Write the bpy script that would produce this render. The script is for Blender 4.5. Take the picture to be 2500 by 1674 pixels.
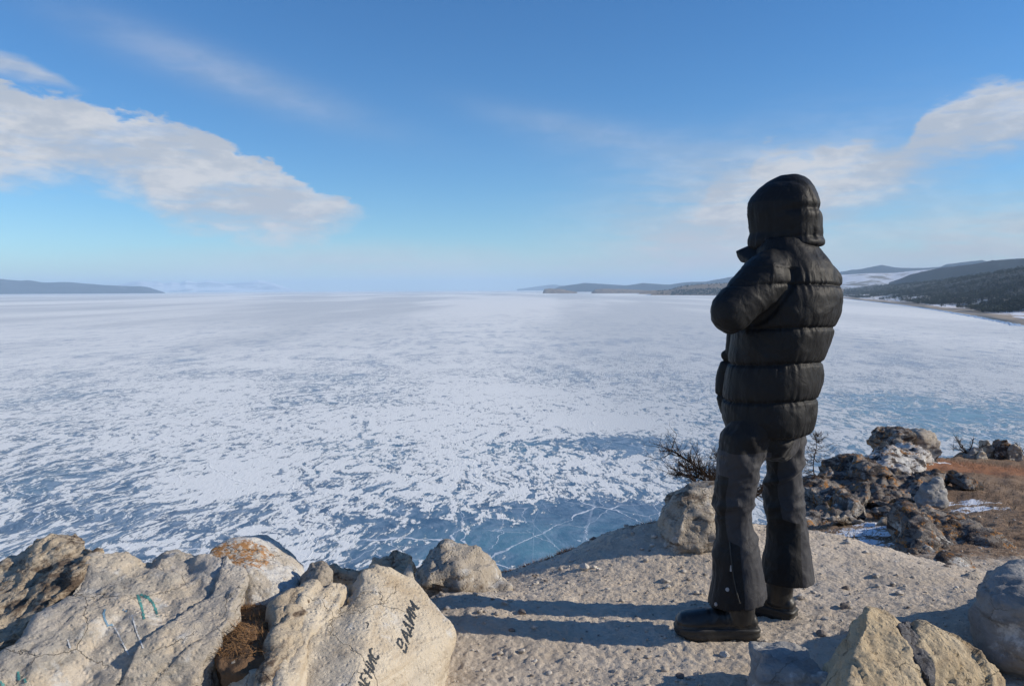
import bpy, bmesh, math, random
import numpy as np
from mathutils import Vector, Matrix
from mathutils.bvhtree import BVHTree
for o in list(bpy.data.objects): bpy.data.objects.remove(o)
R = math.radians
scene = bpy.context.scene
COL = scene.collection
random.seed(4); rng = np.random.default_rng(4)

# ------------------------------------------------------------------ camera
F = 28/36*2500.0
CAM = np.array([0, 0, 1.42]); PITCH = math.atan(131/F); ROLL = R(0.25)
fw = np.array([0, math.cos(PITCH), -math.sin(PITCH)])
r0 = np.array([1., 0, 0]); u0 = np.array([0, math.sin(PITCH), math.cos(PITCH)])
rt = r0*math.cos(ROLL)-u0*math.sin(ROLL); up = u0*math.cos(ROLL)+r0*math.sin(ROLL)
cd = bpy.data.cameras.new('camera'); cam = bpy.data.objects.new('camera', cd); COL.objects.link(cam)
cd.sensor_width = 36; cd.lens = 28; cd.clip_start = 0.05; cd.clip_end = 300000
M = Matrix(((rt[0], up[0], -fw[0], CAM[0]), (rt[1], up[1], -fw[1], CAM[1]), (rt[2], up[2], -fw[2], CAM[2]), (0, 0, 0, 1)))
cam.matrix_world = M
scene.camera = cam
ICE_Z = -38.6

def ray(px, py):
    return fw+rt*((px-1250)/F)+up*((837-py)/F)
def W(px, py, Y):
    """place seen at photograph pixel (px,py), Y metres ahead"""
    d = ray(px, py); return CAM+d*(Y/d[1])
def azel(px, py):
    d = ray(px, py); d = d/np.linalg.norm(d)
    return math.atan2(d[0], d[1]), math.asin(d[2])

# ------------------------------------------------------------------ light
SUN_EL = R(24); SUN_AZ = R(94)        # azimuth measured from +Y towards +X
scene.view_settings.view_transform = 'Standard'; scene.view_settings.look = 'None'
scene.view_settings.gamma = 1; scene.view_settings.use_curve_mapping = False
scene.view_settings.exposure = 0.0
scene.cycles.volume_bounces = 2
sd = bpy.data.lights.new('sun', 'SUN'); sd.energy = 5.0; sd.angle = R(0.5); sd.color = (1, .90, .75)
sun = bpy.data.objects.new('sun', sd); COL.objects.link(sun)
sv = Vector((math.sin(SUN_AZ)*math.cos(SUN_EL), math.cos(SUN_AZ)*math.cos(SUN_EL), math.sin(SUN_EL)))
sun.rotation_euler = sv.to_track_quat('Z', 'Y').to_euler()

# ------------------------------------------------------------------ node helper
class NT:
    def __init__(s, tree): s.t = tree; s.L = tree.links
    def n(s, typ, **kw):
        nd = s.t.nodes.new(typ)
        for k, v in kw.items(): setattr(nd, k, v)
        return nd
    def put(s, sock, v):
        if v is None: return
        if isinstance(v, bpy.types.NodeSocket): s.L.new(v, sock)
        else:
            if hasattr(sock, 'default_value') and sock.type == 'RGBA' and len(v) == 3: v = (*v, 1)
            sock.default_value = v
    def m(s, op, a, b=None, c=None, clamp=False):
        nd = s.n('ShaderNodeMath', operation=op, use_clamp=clamp)
        s.put(nd.inputs[0], a); s.put(nd.inputs[1], b)
        if c is not None: s.put(nd.inputs[2], c)
        return nd.outputs[0]
    def vm(s, op, a, b=None, out=0):
        nd = s.n('ShaderNodeVectorMath', operation=op); s.put(nd.inputs[0], a)
        if b is not None: s.put(nd.inputs[1], b)
        return nd.outputs[out]
    def scale(s, a, k):
        nd = s.n('ShaderNodeVectorMath', operation='SCALE'); s.put(nd.inputs[0], a); s.put(nd.inputs['Scale'], k); return nd.outputs[0]
    def ss(s, v, lo, hi, a=0., b=1.):
        nd = s.n('ShaderNodeMapRange', interpolation_type='SMOOTHSTEP')
        s.put(nd.inputs[0], v); s.put(nd.inputs[1], lo); s.put(nd.inputs[2], hi); s.put(nd.inputs[3], a); s.put(nd.inputs[4], b)
        return nd.outputs[0]
    def lin(s, v, lo, hi, a=0., b=1.):
        nd = s.n('ShaderNodeMapRange'); s.put(nd.inputs[0], v)
        for i, x in enumerate((lo, hi, a, b)): s.put(nd.inputs[i+1], x)
        return nd.outputs[0]
    def noise(s, vec, scale, detail=4, rough=.5, dist=0., out=0):
        nd = s.n('ShaderNodeTexNoise'); s.put(nd.inputs['Vector'], vec); nd.inputs['Scale'].default_value = scale
        nd.inputs['Detail'].default_value = detail; nd.inputs['Roughness'].default_value = rough; nd.inputs['Distortion'].default_value = dist
        return nd.outputs[out]
    def vor(s, vec, scale, feature='F1', out=0, rand=1.):
        nd = s.n('ShaderNodeTexVoronoi', feature=feature); s.put(nd.inputs['Vector'], vec); nd.inputs['Scale'].default_value = scale
        nd.inputs['Randomness'].default_value = rand
        return nd.outputs[out]
    def mix(s, f, a, b):
        nd = s.n('ShaderNodeMix', data_type='RGBA'); s.put(nd.inputs[0], f); s.put(nd.inputs[6], a); s.put(nd.inputs[7], b)
        return nd.outputs[2]
    def map(s, vec, loc=(0, 0, 0), rot=(0, 0, 0), scale=(1, 1, 1)):
        nd = s.n('ShaderNodeMapping'); s.put(nd.inputs[0], vec); nd.inputs[1].default_value = loc; nd.inputs[2].default_value = rot; nd.inputs[3].default_value = scale
        return nd.outputs[0]
    def attr(s, name, out='Fac'):
        return s.n('ShaderNodeAttribute', attribute_name=name).outputs[out]
    def bump(s, h, strength=.5, dist=.01, nrm=None):
        nd = s.n('ShaderNodeBump'); s.put(nd.inputs['Height'], h); nd.inputs['Strength'].default_value = strength; nd.inputs['Distance'].default_value = dist
        if nrm is not None: s.put(nd.inputs['Normal'], nrm)
        return nd.outputs[0]

# ------------------------------------------------------------------ sky
world = bpy.data.worlds.new('World'); scene.world = world; world.use_nodes = True
wt = world.node_tree; wt.nodes.clear(); w = NT(wt)
sky = w.n('ShaderNodeTexSky', sky_type='NISHITA'); sky.sun_disc = False
sky.sun_elevation = SUN_EL; sky.sun_rotation = SUN_AZ; sky.altitude = 500
sky.air_density = 1.0; sky.dust_density = 0.0; sky.ozone_density = 3.0
dirv = w.n('ShaderNodeTexCoord').outputs['Generated']
sep = w.n('ShaderNodeSeparateXYZ'); w.L.new(dirv, sep.inputs[0])
az = w.m('ARCTAN2', sep.outputs[0], sep.outputs[1]); el = w.m('ARCSINE', w.m('MINIMUM', sep.outputs[2], .9999))
def fcurve(xs, pts, x0, x1, ytop):
    nd = w.n('ShaderNodeFloatCurve'); cv = nd.mapping.curves[0]
    P = sorted([((a-x0)/(x1-x0), e/ytop) for a, e in pts])
    while len(cv.points) < len(P): cv.points.new(.5, .5)
    for c, (a, e) in zip(cv.points, P): c.location = (a, max(0, min(1, e)))
    nd.mapping.update()
    w.put(nd.inputs['Value'], w.lin(xs, x0, x1)); nd.inputs['Factor'].default_value = 1
    return w.m('MULTIPLY', nd.outputs[0], ytop)
AX0, AX1, ET = -.75, .75, .45
# domain warp of the cloud coordinates (stretched sideways, as wind-drawn cloud is)
cvec = w.n('ShaderNodeCombineXYZ'); w.L.new(az, cvec.inputs[0]); w.L.new(w.m('MULTIPLY', el, 2.6), cvec.inputs[1])
cv1 = w.map(cvec.outputs[0], rot=(0, 0, R(20)))
nbig = w.noise(cv1, 7, 9, .56, .3); nfine = w.noise(cv1, 26, 8, .6, .2)
nmid = w.noise(w.map(cvec.outputs[0], rot=(0, 0, R(30)), scale=(1, 2.2, 1)), 12, 7, .6)
def cloud(top, bot, st, sb, amp, az_lo=None, az_hi=None, nz=nfine):
    T = fcurve(az, [azel(*p) for p in top], AX0, AX1, ET); B = fcurve(az, [azel(*p) for p in bot], AX0, AX1, ET)
    wob = w.m('MULTIPLY', w.m('SUBTRACT', nz, .5), amp)
    wob2 = w.m('MULTIPLY', w.m('SUBTRACT', nbig, .5), amp*1.1)
    e2 = w.m('ADD', el, w.m('ADD', wob, wob2))
    a = w.ss(w.m('SUBTRACT', T, e2), 0., st); b = w.ss(w.m('SUBTRACT', e2, B), -sb*.3, sb)
    d = w.m('MULTIPLY', a, b)
    az2 = w.m('ADD', az, w.m('MULTIPLY', wob, 2.5))
    if az_hi is not None: d = w.m('MULTIPLY', d, w.ss(az2, az_hi[0], az_hi[1], 1., 0.))
    if az_lo is not None: d = w.m('MULTIPLY', d, w.ss(az2, az_lo[0], az_lo[1]))
    return d
A = lambda px: azel(px, 500)[0]
c1 = cloud([(-500, 190), (-200, 190), (0, 205), (250, 245), (480, 310), (640, 380), (780, 445), (925, 508), (1000, 530)],
           [(-500, 470), (-200, 455), (0, 465), (200, 455), (330, 490), (420, 560), (600, 585), (720, 612), (800, 582), (860, 548), (925, 512), (1000, 530)],
           .010, .035, .050, az_hi=(A(900), A(945)))
c1b = cloud([(-500, 60), (-200, 90), (0, 118), (120, 165), (225, 222), (300, 240)], [(-500, 260), (0, 200), (120, 222), (225, 236), (300, 245)], .01, .02, .02, az_hi=(A(170), A(235)), nz=nmid)
c2 = cloud([(1500, 590), (1560, 575), (1660, 535), (1715, 480), (1760, 430), (1830, 410), (1860, 355), (1950, 350), (2090, 326), (2190, 350), (2245, 280), (2262, 250), (2350, 203), (2440, 176), (2500, 180), (2800, 110)],
           [(1500, 640), (1560, 690), (1800, 715), (1930, 690), (2010, 545), (2080, 505), (2190, 485), (2235, 455), (2380, 415), (2500, 400), (2800, 350)],
           .016, .035, .045, az_lo=(A(1500), A(1680)))
c3 = cloud([(-300, 600), (300, 590), (700, 560), (900, 560), (1100, 570), (1350, 595), (1600, 580), (1900, 550), (2200, 590), (2330, 560), (2500, 515), (2800, 450)],
           [(-300, 720), (700, 720), (1400, 720), (2500, 705), (2800, 690)], .05, .05, .03, az_lo=(A(-1900), A(900)), nz=nmid)
def gauss(px, py, a, b, ang, soft=1.):
    u, v = azel(px, py); c, s_ = math.cos(R(ang)), math.sin(R(ang))
    du = w.m('SUBTRACT', az, u); dv = w.m('SUBTRACT', el, v)
    p = w.m('ADD', w.m('MULTIPLY', du, c*F/a), w.m('MULTIPLY', dv, -s_*F/a))
    q = w.m('ADD', w.m('MULTIPLY', du, s_*F/b), w.m('MULTIPLY', dv, c*F/b))
    r = w.m('ADD', w.m('MULTIPLY', p, p), w.m('MULTIPLY', q, q))
    return w.m('EXPONENT', w.m('MULTIPLY', r, -1.))
ci = w.m('MULTIPLY', gauss(560, 185, 300, 42, 16), .34)
ci2 = w.m('MULTIPLY', gauss(1400, 315, 220, 32, 12), .20)
ci3 = w.m('MULTIPLY', gauss(1750, 400, 330, 60, 8), .22)
# open sky to the sides and behind: the same sort of scattered cloud
side = w.ss(w.m('ABSOLUTE', az), .72, 1.0)
cgen = w.m('MULTIPLY', w.m('MULTIPLY', w.ss(w.noise(w.map(dirv, scale=(1, 1, 3)), 2.2, 8, .58), .52, .68), side), .7)
dens = w.m('MAXIMUM', w.m('MAXIMUM', c1, w.m('MULTIPLY', c1b, .75)), w.m('MULTIPLY', c2, .92))
dens = w.m('MAXIMUM', dens, w.m('MULTIPLY', c3, .85))
dens = w.m('MAXIMUM', dens, cgen)
veil = w.m('MULTIPLY', w.m('ADD', w.m('MULTIPLY', gauss(1800, 540, 370, 135, -14), .85), w.m('MULTIPLY', gauss(2400, 590, 330, 80, -12), .75)), w.lin(nmid, .3, .6, .75, 1.1))
dens = w.m('ADD', dens, w.m('MULTIPLY', w.m('ADD', w.m('ADD', w.m('ADD', ci, ci2), ci3), veil), w.m('SUBTRACT', 1., dens)), clamp=True)
dens = w.m('MULTIPLY', dens, w.ss(nmid, .3, .55, .66, .98))
skyc = w.n('ShaderNodeHueSaturation'); w.L.new(sky.outputs[0], skyc.inputs['Color']); skyc.inputs['Saturation'].default_value = 1.20
tint = w.n('ShaderNodeMix', data_type='RGBA', blend_type='MULTIPLY'); tint.inputs[0].default_value = 1
w.L.new(skyc.outputs[0], tint.inputs[6]); tint.inputs[7].default_value = (.75, 1.03, 1.24, 1)
# clouds in the physical units of the sky texture: grey body, brighter puffs
CB = 1/.11
puff = w.ss(w.m('ADD', w.m('MULTIPLY', nbig, .6), w.m('MULTIPLY', nfine, .4)), .44, .60)
ccol = w.mix(puff, tuple(x*CB for x in (.475, .52, .595)), tuple(x*CB for x in (.66, .67, .70)))
ccol = w.mix(w.ss(el, .02, .10, .8, 0.), ccol, tuple(x*CB for x in (.60, .61, .645)))
fin = w.mix(dens, tint.outputs[2], ccol)
bg = w.n('ShaderNodeBackground'); w.L.new(fin, bg.inputs[0]); bg.inputs[1].default_value = .11
wo = w.n('ShaderNodeOutputWorld'); w.L.new(bg.outputs[0], wo.inputs[0])

# ------------------------------------------------------------------ numpy noise
def _h(ix, iy, iz, seed):
    h = (ix.astype(np.uint32)*np.uint32(374761393)+iy.astype(np.uint32)*np.uint32(668265263)+iz.astype(np.uint32)*np.uint32(2147483647)
         + np.uint32((seed*1274126177) & 0xffffffff))
    h = (h ^ (h >> np.uint32(13)))*np.uint32(1274126177); h = (h ^ (h >> np.uint32(16)))*np.uint32(2246822519)
    h = h ^ (h >> np.uint32(15))
    return h.astype(np.float64)/4294967295.0
def vnoise(p, seed=0):
    i = np.floor(p).astype(np.int64); f = p-i; f = f*f*f*(f*(f*6-15)+10)
    o = 0
    for dx in (0, 1):
        for dy in (0, 1):
            for dz in (0, 1):
                wgt = (f[:, 0] if dx else 1-f[:, 0])*(f[:, 1] if dy else 1-f[:, 1])*(f[:, 2] if dz else 1-f[:, 2])
                o = o+wgt*_h(i[:, 0]+dx, i[:, 1]+dy, i[:, 2]+dz, seed)
    return o*2-1
def fbm(p, octv=4, seed=0, gain=.5):
    o = 0; a = 1; s = 0; q = p.copy()
    for k in range(octv):
        o = o+a*vnoise(q+k*17.3, seed+k); s += a; a *= gain; q = q*2.03
    return o/s
def ridged(p, octv=4, seed=0, gain=.5):
    o = 0; a = 1; s = 0; q = p.copy()
    for k in range(octv):
        o = o+a*(1-2*np.abs(vnoise(q+k*11.7, seed+k))); s += a; a *= gain; q = q*2.07
    return o/s
def tet(p, seed=0):
    """piecewise-linear noise on tetrahedra: truly flat facets meeting in sharp edges"""
    i = np.floor(p).astype(np.int64); f = p-i; od = np.argsort(-f, axis=1); n = np.arange(len(p))
    fs = np.take_along_axis(f, od, 1); c = i.copy(); h = [_h(c[:, 0], c[:, 1], c[:, 2], seed)]
    for k in range(3):
        c = c.copy(); c[n, od[:, k]] += 1; h.append(_h(c[:, 0], c[:, 1], c[:, 2], seed))
    return (h[0]*(1-fs[:, 0])+h[1]*(fs[:, 0]-fs[:, 1])+h[2]*(fs[:, 1]-fs[:, 2])+h[3]*fs[:, 2])*2-1
def worley(p, seed=0):
    """nearest-cell offset vector, F1, F2, cell hash"""
    i = np.floor(p).astype(np.int64); n = len(p)
    b1 = np.full(n, 9.); b2 = np.full(n, 9.); off = np.zeros((n, 3)); cid = np.zeros((n, 3))
    for dx in (-1, 0, 1):
        for dy in (-1, 0, 1):
            for dz in (-1, 0, 1):
                c = i+np.array([dx, dy, dz])
                q = np.stack([_h(c[:, 0], c[:, 1], c[:, 2], seed+k) for k in (1, 2, 3)], 1)
                v = p-(c+q); d = np.sqrt((v*v).sum(1))
                m1 = d < b1; b2 = np.where(m1, b1, np.minimum(b2, d)); b1 = np.where(m1, d, b1)
                off[m1] = v[m1]; cid[m1] = q[m1]
    return off, b1, b2, cid

# ------------------------------------------------------------------ mesh helpers
def tag(o, label=None, cat=None, group=None, kind=None):
    if label: o['label'] = label
    if cat: o['category'] = cat
    if group: o['group'] = group
    if kind: o['kind'] = kind
    return o
def link(name, me, mat=None, parent=None, smooth=True):
    o = bpy.data.objects.new(name, me); COL.objects.link(o)
    if mat:
        for m_ in (mat if isinstance(mat, (list, tuple)) else [mat]): me.materials.append(m_)
    if smooth: me.polygons.foreach_set('use_smooth', [True]*len(me.polygons))
    if parent is not None:
        o.parent = parent
        if parent.location.length > 0: o.matrix_parent_inverse = Matrix.Translation(-parent.location)
    return o
def mesh_np(name, v, f):
    me = bpy.data.meshes.new(name); v = np.asarray(v, dtype=np.float32)
    if isinstance(f, np.ndarray):
        k = f.shape[1]; n = len(f)
        me.vertices.add(len(v)); me.vertices.foreach_set('co', v.ravel())
        me.loops.add(n*k); me.loops.foreach_set('vertex_index', f.astype(np.int32).ravel())
        me.polygons.add(n); me.polygons.foreach_set('loop_start', np.arange(0, n*k, k, dtype=np.int32))
        me.update(calc_edges=True); me.validate()
    else:
        me.from_pydata([tuple(map(float, x)) for x in v], [], [tuple(map(int, x)) for x in f]); me.update()
    return me
def empty(name, loc):
    o = bpy.data.objects.new(name, None); COL.objects.link(o); o.location = tuple(loc); o.empty_display_size = .1
    return o
def get_v(me):
    a = np.empty(len(me.vertices)*3, dtype=np.float32); me.vertices.foreach_get('co', a); return a.reshape(-1, 3).astype(np.float64)
def set_v(me, v):
    me.vertices.foreach_set('co', np.asarray(v, dtype=np.float32).ravel()); me.update()
def get_n(me):
    a = np.empty(len(me.vertices)*3, dtype=np.float32); me.vertex_normals.foreach_get('vector', a); return a.reshape(-1, 3).astype(np.float64)
def fattr(me, name, vals):
    a = me.attributes.new(name, 'FLOAT', 'POINT'); a.data.foreach_set('value', np.asarray(vals, dtype=np.float32))
def apply_mods(me, mods):
    """mods: list of (type, dict) ; returns evaluated mesh"""
    o = bpy.data.objects.new('temporary', me); COL.objects.link(o)
    for t, kw in mods:
        md = o.modifiers.new(t, t)
        for k, v in kw.items(): setattr(md, k, v)
    dg = bpy.context.evaluated_depsgraph_get(); dg.update()
    ev = o.evaluated_get(dg); out = bpy.data.meshes.new_from_object(ev)
    bpy.data.objects.remove(o); bpy.data.meshes.remove(me)
    return out
def remesh(me, vox, smooth=0):
    mods = [('REMESH', dict(mode='VOXEL', voxel_size=vox, adaptivity=0))]
    if smooth: mods.append(('SMOOTH', dict(factor=.5, iterations=smooth)))
    return apply_mods(me, mods)
def hull_mesh(hulls):
    """union (by later voxel remesh) of convex hulls of world points"""
    bm = bmesh.new()
    for pts in hulls:
        b = bmesh.new()
        for p in pts: b.verts.new(tuple(p))
        bmesh.ops.convex_hull(b, input=b.verts)
        loose = [v for v in b.verts if not v.link_faces]
        bmesh.ops.delete(b, geom=loose, context='VERTS')
        tmp = bpy.data.meshes.new('t'); b.to_mesh(tmp); b.free(); bm.from_mesh(tmp); bpy.data.meshes.remove(tmp)
    me = bpy.data.meshes.new('hull'); bm.to_mesh(me); bm.free(); return me
def ring_loft(rings, cap=True):
    """rings: list of (n,3) arrays"""
    n = len(rings[0]); v = np.concatenate(rings); f = []
    for k in range(len(rings)-1):
        for j in range(n):
            j2 = (j+1) % n; f.append((k*n+j, k*n+j2, (k+1)*n+j2, (k+1)*n+j))
    if cap:
        f.append(tuple(range(n))[::-1]); f.append(tuple(range((len(rings)-1)*n, len(rings)*n)))
    return v, f
def capsule(a, b, ra, rb, seg=20, k=5):
    a = np.array(a, float); b = np.array(b, float); d = b-a; L = np.linalg.norm(d); d = d/max(L, 1e-6)
    t = np.array([0, 0, 1.]) if abs(d[2]) < .9 else np.array([1., 0, 0])
    e1 = np.cross(d, t); e1 /= np.linalg.norm(e1); e2 = np.cross(d, e1)
    th = np.linspace(0, 2*np.pi, seg, endpoint=False); rings = []
    for i in range(k+1):
        ph = -np.pi/2*(1-i/(k+1e-9)*.999)+.02; ph = min(ph, 0)
        rings.append(a+d*ra*math.sin(ph)+(np.outer(np.cos(th), e1)+np.outer(np.sin(th), e2))*max(ra*math.cos(ph), 1e-4))
    for i in range(k+1):
        ph = np.pi/2*(i/k)*.99
        rings.append(b+d*rb*math.sin(ph)+(np.outer(np.cos(th), e1)+np.outer(np.sin(th), e2))*max(rb*math.cos(ph), 1e-4))
    return ring_loft(rings)
def ellipsoid(c, r, axes=None, n=24, m=14):
    th = np.linspace(0, 2*np.pi, n, endpoint=False); rings = []
    ax = np.eye(3) if axes is None else np.array(axes, float)
    for i in range(m+1):
        ph = -np.pi/2+np.pi*(i+.05)/(m+.1)
        P = np.stack([np.cos(th)*math.cos(ph)*r[0], np.sin(th)*math.cos(ph)*r[1], np.full(n, math.sin(ph)*r[2])], 1)
        rings.append(np.array(c)+P@ax)
    return ring_loft(rings)
def join_vf(parts):
    V = []; Fc = []; o = 0
    for v, f in parts:
        V.append(np.asarray(v)); Fc += [tuple(i+o for i in q) for q in f]; o += len(v)
    me = bpy.data.meshes.new('join'); me.from_pydata([tuple(x) for x in np.concatenate(V)], [], Fc); me.update()
    bm = bmesh.new(); bm.from_mesh(me); bmesh.ops.recalc_face_normals(bm, faces=bm.faces); bm.to_mesh(me); bm.free()
    return me
def newmat(name):
    m_ = bpy.data.materials.new(name); m_.use_nodes = True; t = m_.node_tree; t.nodes.clear(); k = NT(t)
    b = k.n('ShaderNodeBsdfPrincipled'); o = k.n('ShaderNodeOutputMaterial'); k.L.new(b.outputs[0], o.inputs[0])
    return m_, k, b
def simple(name, col, rough=.7, spec=.5, bscale=0, bstr=.2, bdist=.002, var=0.):
    m_, k, b = newmat(name); P = k.n('ShaderNodeNewGeometry').outputs['Position']
    if var:
        nz = k.noise(P, 9, 5, .6); k.put(b.inputs['Base Color'], k.mix(nz, tuple(c*(1-var) for c in col), tuple(c*(1+var) for c in col)))
    else: k.put(b.inputs['Base Color'], col)
    b.inputs['Roughness'].default_value = rough; b.inputs['Specular IOR Level'].default_value = spec
    if bscale: k.put(b.inputs['Normal'], k.bump(k.noise(P, bscale, 6, .6), bstr, bdist))
    return m_
def blend2(c): return c

# ================================================================== FROZEN LAKE
m_ice, k, b = newmat('lake_ice_and_snow')
P = k.n('ShaderNodeNewGeometry').outputs['Position']
sp = k.n('ShaderNodeSeparateXYZ'); k.L.new(P, sp.inputs[0]); X, Yc = sp.outputs[0], sp.outputs[1]
dist = k.vm('LENGTH', P, out=1)
warp = k.scale(k.vm('SUBTRACT', k.noise(P, .035, 4, .5, out=1), (.5, .5, .5)), 26.)
Pw = k.vm('ADD', P, warp)
# drifted snow runs with the wind
Pa = k.map(Pw, rot=(0, 0, R(-12)), scale=(1, .30, 1))
n1 = k.noise(Pa, .42, 8, .66, .35)
n1b = k.noise(k.map(P, rot=(0, 0, R(-18)), scale=(1, .3, 1)), 1.5, 6, .65, .3)
n2 = k.noise(Pw, .018, 4, .55)
nL = k.noise(k.map(P, rot=(0, 0, R(62)), scale=(1, .18, 1)), .0022, 5, .55)
def blob(px, py, rx, ry):
    d = ray(px, py); t = (ICE_Z-CAM[2])/d[2]; c = CAM+d*t
    dx = k.m('MULTIPLY', k.m('SUBTRACT', X, c[0]), 1/rx); dy = k.m('MULTIPLY', k.m('SUBTRACT', Yc, c[1]), 1/ry)
    return k.m('EXPONENT', k.m('MULTIPLY', k.m('ADD', k.m('MULTIPLY', dx, dx), k.m('MULTIPLY', dy, dy)), -1.))
ln = k.m('LOGARITHM', k.m('MAXIMUM', dist, 60.), 10.)
base = k.n('ShaderNodeFloatCurve'); cv = base.mapping.curves[0]
for q in ((.30, .40), (.45, .37), (.62, .33), (.7, .3)): cv.points.new(*q)
for c_, q in zip(cv.points, ((0., .475), (.15, .48), (.30, .465), (.45, .455), (.62, .425), (1., .31))): c_.location = q
base.mapping.update(); k.put(base.inputs['Value'], k.lin(ln, 2., 3.5)); th = base.outputs[0]
th = k.m('ADD', th, k.m('MULTIPLY', k.m('SUBTRACT', n2, .5), k.ss(dist, 140., 500., .30, .18)))
for (px, py, rx, ry, a) in ((1500, 1260, 16, 14, .20), (1350, 1340, 16, 9, .18), (1560, 1085, 16, 12, .14), (2350, 1010, 38, 34, .10), (2130, 960, 30, 30, .04), (300, 1260, 22, 14, .06), (150, 1180, 22, 30, .03), (950, 1300, 12, 14, .08),
                            (1000, 1060, 26, 30, -.05), (560, 1180, 9, 11, -.07), (700, 1130, 14, 14, -.04), (1480, 1030, 18, 12, -.14), (1250, 1120, 22, 14, -.04)):
    th = k.m('ADD', th, k.m('MULTIPLY', blob(px, py, rx, ry), a))
soft = k.ss(dist, 100., 700., .020, .09)
n1c = k.noise(k.map(Pw, rot=(0, 0, R(-16)), scale=(1, .26, 1)), .11, 7, .66, .3)
farw = k.ss(dist, 180., 600.)
n1 = k.m('ADD', k.m('MULTIPLY', n1, k.m('SUBTRACT', 1., k.m('MULTIPLY', farw, .7))), k.m('MULTIPLY', n1c, k.m('MULTIPLY', farw, .7)))
nn = k.m('ADD', k.m('MULTIPLY', n1, .66), k.m('MULTIPLY', n1b, .34))
snow = k.ss(nn, k.m('SUBTRACT', th, soft), k.m('ADD', th, soft))
# cracks healed and filled with snow, at two sizes
cw = k.vm('ADD', P, k.scale(k.vm('SUBTRACT', k.noise(P, .06, 5, .6, out=1), (.5, .5, .5)), 9.))
e1 = k.vor(k.map(cw, scale=(1, .62, 1)), .052, 'DISTANCE_TO_EDGE')
e2 = k.vor(k.map(cw, loc=(31, 7, 0), rot=(0, 0, .7), scale=(1, .5, 1)), .11, 'DISTANCE_TO_EDGE')
ew = k.lin(k.noise(P, .09, 3), .35, .65, .002, .014)
crack1 = k.m('MULTIPLY', k.m('SUBTRACT', 1., k.ss(e1, k.m('MULTIPLY', ew, .4), ew)), .9)
crack2 = k.m('MULTIPLY', k.m('MULTIPLY', k.m('SUBTRACT', 1., k.ss(e2, .0, .010)), k.ss(k.noise(P, .05, 3), .36, .5)), .75)
e3 = k.vor(k.map(P, loc=(3, 57, 0), rot=(0, 0, 1.9), scale=(1, .16, 1)), .07, 'DISTANCE_TO_EDGE')
crack3 = k.m('MULTIPLY', k.m('SUBTRACT', 1., k.ss(e3, .0, .005)), .24)
near = k.ss(dist, 250., 900., 1., 0.)
cr = k.m('MULTIPLY', k.m('MULTIPLY', k.m('MAXIMUM', crack1, k.m('MAXIMUM', crack2, crack3)), near), k.ss(k.noise(P, .25, 4, .6), .32, .55, .45, 1.))
# ice body: deep blue, turquoise where it is clear, frosted where thinly dusted
tq = k.m('MAXIMUM', k.m('MAXIMUM', blob(1450, 1350, 26, 16), blob(2350, 1010, 75, 80)), k.m('MULTIPLY', k.ss(n2, .5, .7), .35))
icec = k.mix(tq, (.085, .155, .235), (.13, .30, .36))
icec = k.mix(k.ss(k.noise(Pw, .12, 5, .6), .35, .75), icec, k.mix(tq, (.030, .070, .135), (.06, .155, .23)))
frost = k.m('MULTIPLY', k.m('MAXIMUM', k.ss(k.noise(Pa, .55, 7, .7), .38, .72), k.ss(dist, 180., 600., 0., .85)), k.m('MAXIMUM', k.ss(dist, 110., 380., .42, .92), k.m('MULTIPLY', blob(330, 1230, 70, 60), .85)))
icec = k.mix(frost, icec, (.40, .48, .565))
snowc = k.mix(k.ss(nL, .42, .58), (.62, .655, .665), (.87, .885, .86))
snowc = k.mix(k.m('MULTIPLY', k.ss(k.noise(Pa, 1.3, 6, .7), .35, .7), .35), snowc, (.62, .67, .70))
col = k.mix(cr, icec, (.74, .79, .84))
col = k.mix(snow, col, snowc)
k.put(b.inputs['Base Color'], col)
k.put(b.inputs['Roughness'], k.m('MAXIMUM', k.lin(snow, 0., 1., .30, .9), k.m('MULTIPLY', cr, .7)))
k.put(b.inputs['Specular IOR Level'], k.lin(snow, 0., 1., .42, .1))
hh = k.m('ADD', k.m('MULTIPLY', snow, k.lin(n1b, 0, 1, .5, 1.)), k.m('MULTIPLY', k.noise(k.map(P, scale=(1, .4, 1)), 2.2, 6, .65), .35))
hh = k.m('ADD', hh, k.m('MULTIPLY', cr, .35))
k.put(b.inputs['Normal'], k.bump(hh, .55, .35))
rr = [0]+list(np.geomspace(30, 43000, 60)); nth = 96; V = [(0, 0, ICE_Z)]; Fc = []
for r_ in rr[1:]:
    for j in range(nth): V.append((r_*math.sin(2*math.pi*j/nth), r_*math.cos(2*math.pi*j/nth), ICE_Z))
for j in range(nth): Fc.append((0, 1+(j+1) % nth, 1+j))
for i in range(len(rr)-2):
    for j in range(nth):
        a, c_ = 1+i*nth+j, 1+i*nth+(j+1) % nth; Fc.append((a, c_, c_+nth, a+nth))
o = link('frozen_lake', mesh_np('frozen_lake', V, Fc), m_ice, smooth=False); tag(o, 'frozen lake of blue ice streaked with drifted snow, reaching the horizon', kind='structure')

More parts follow.
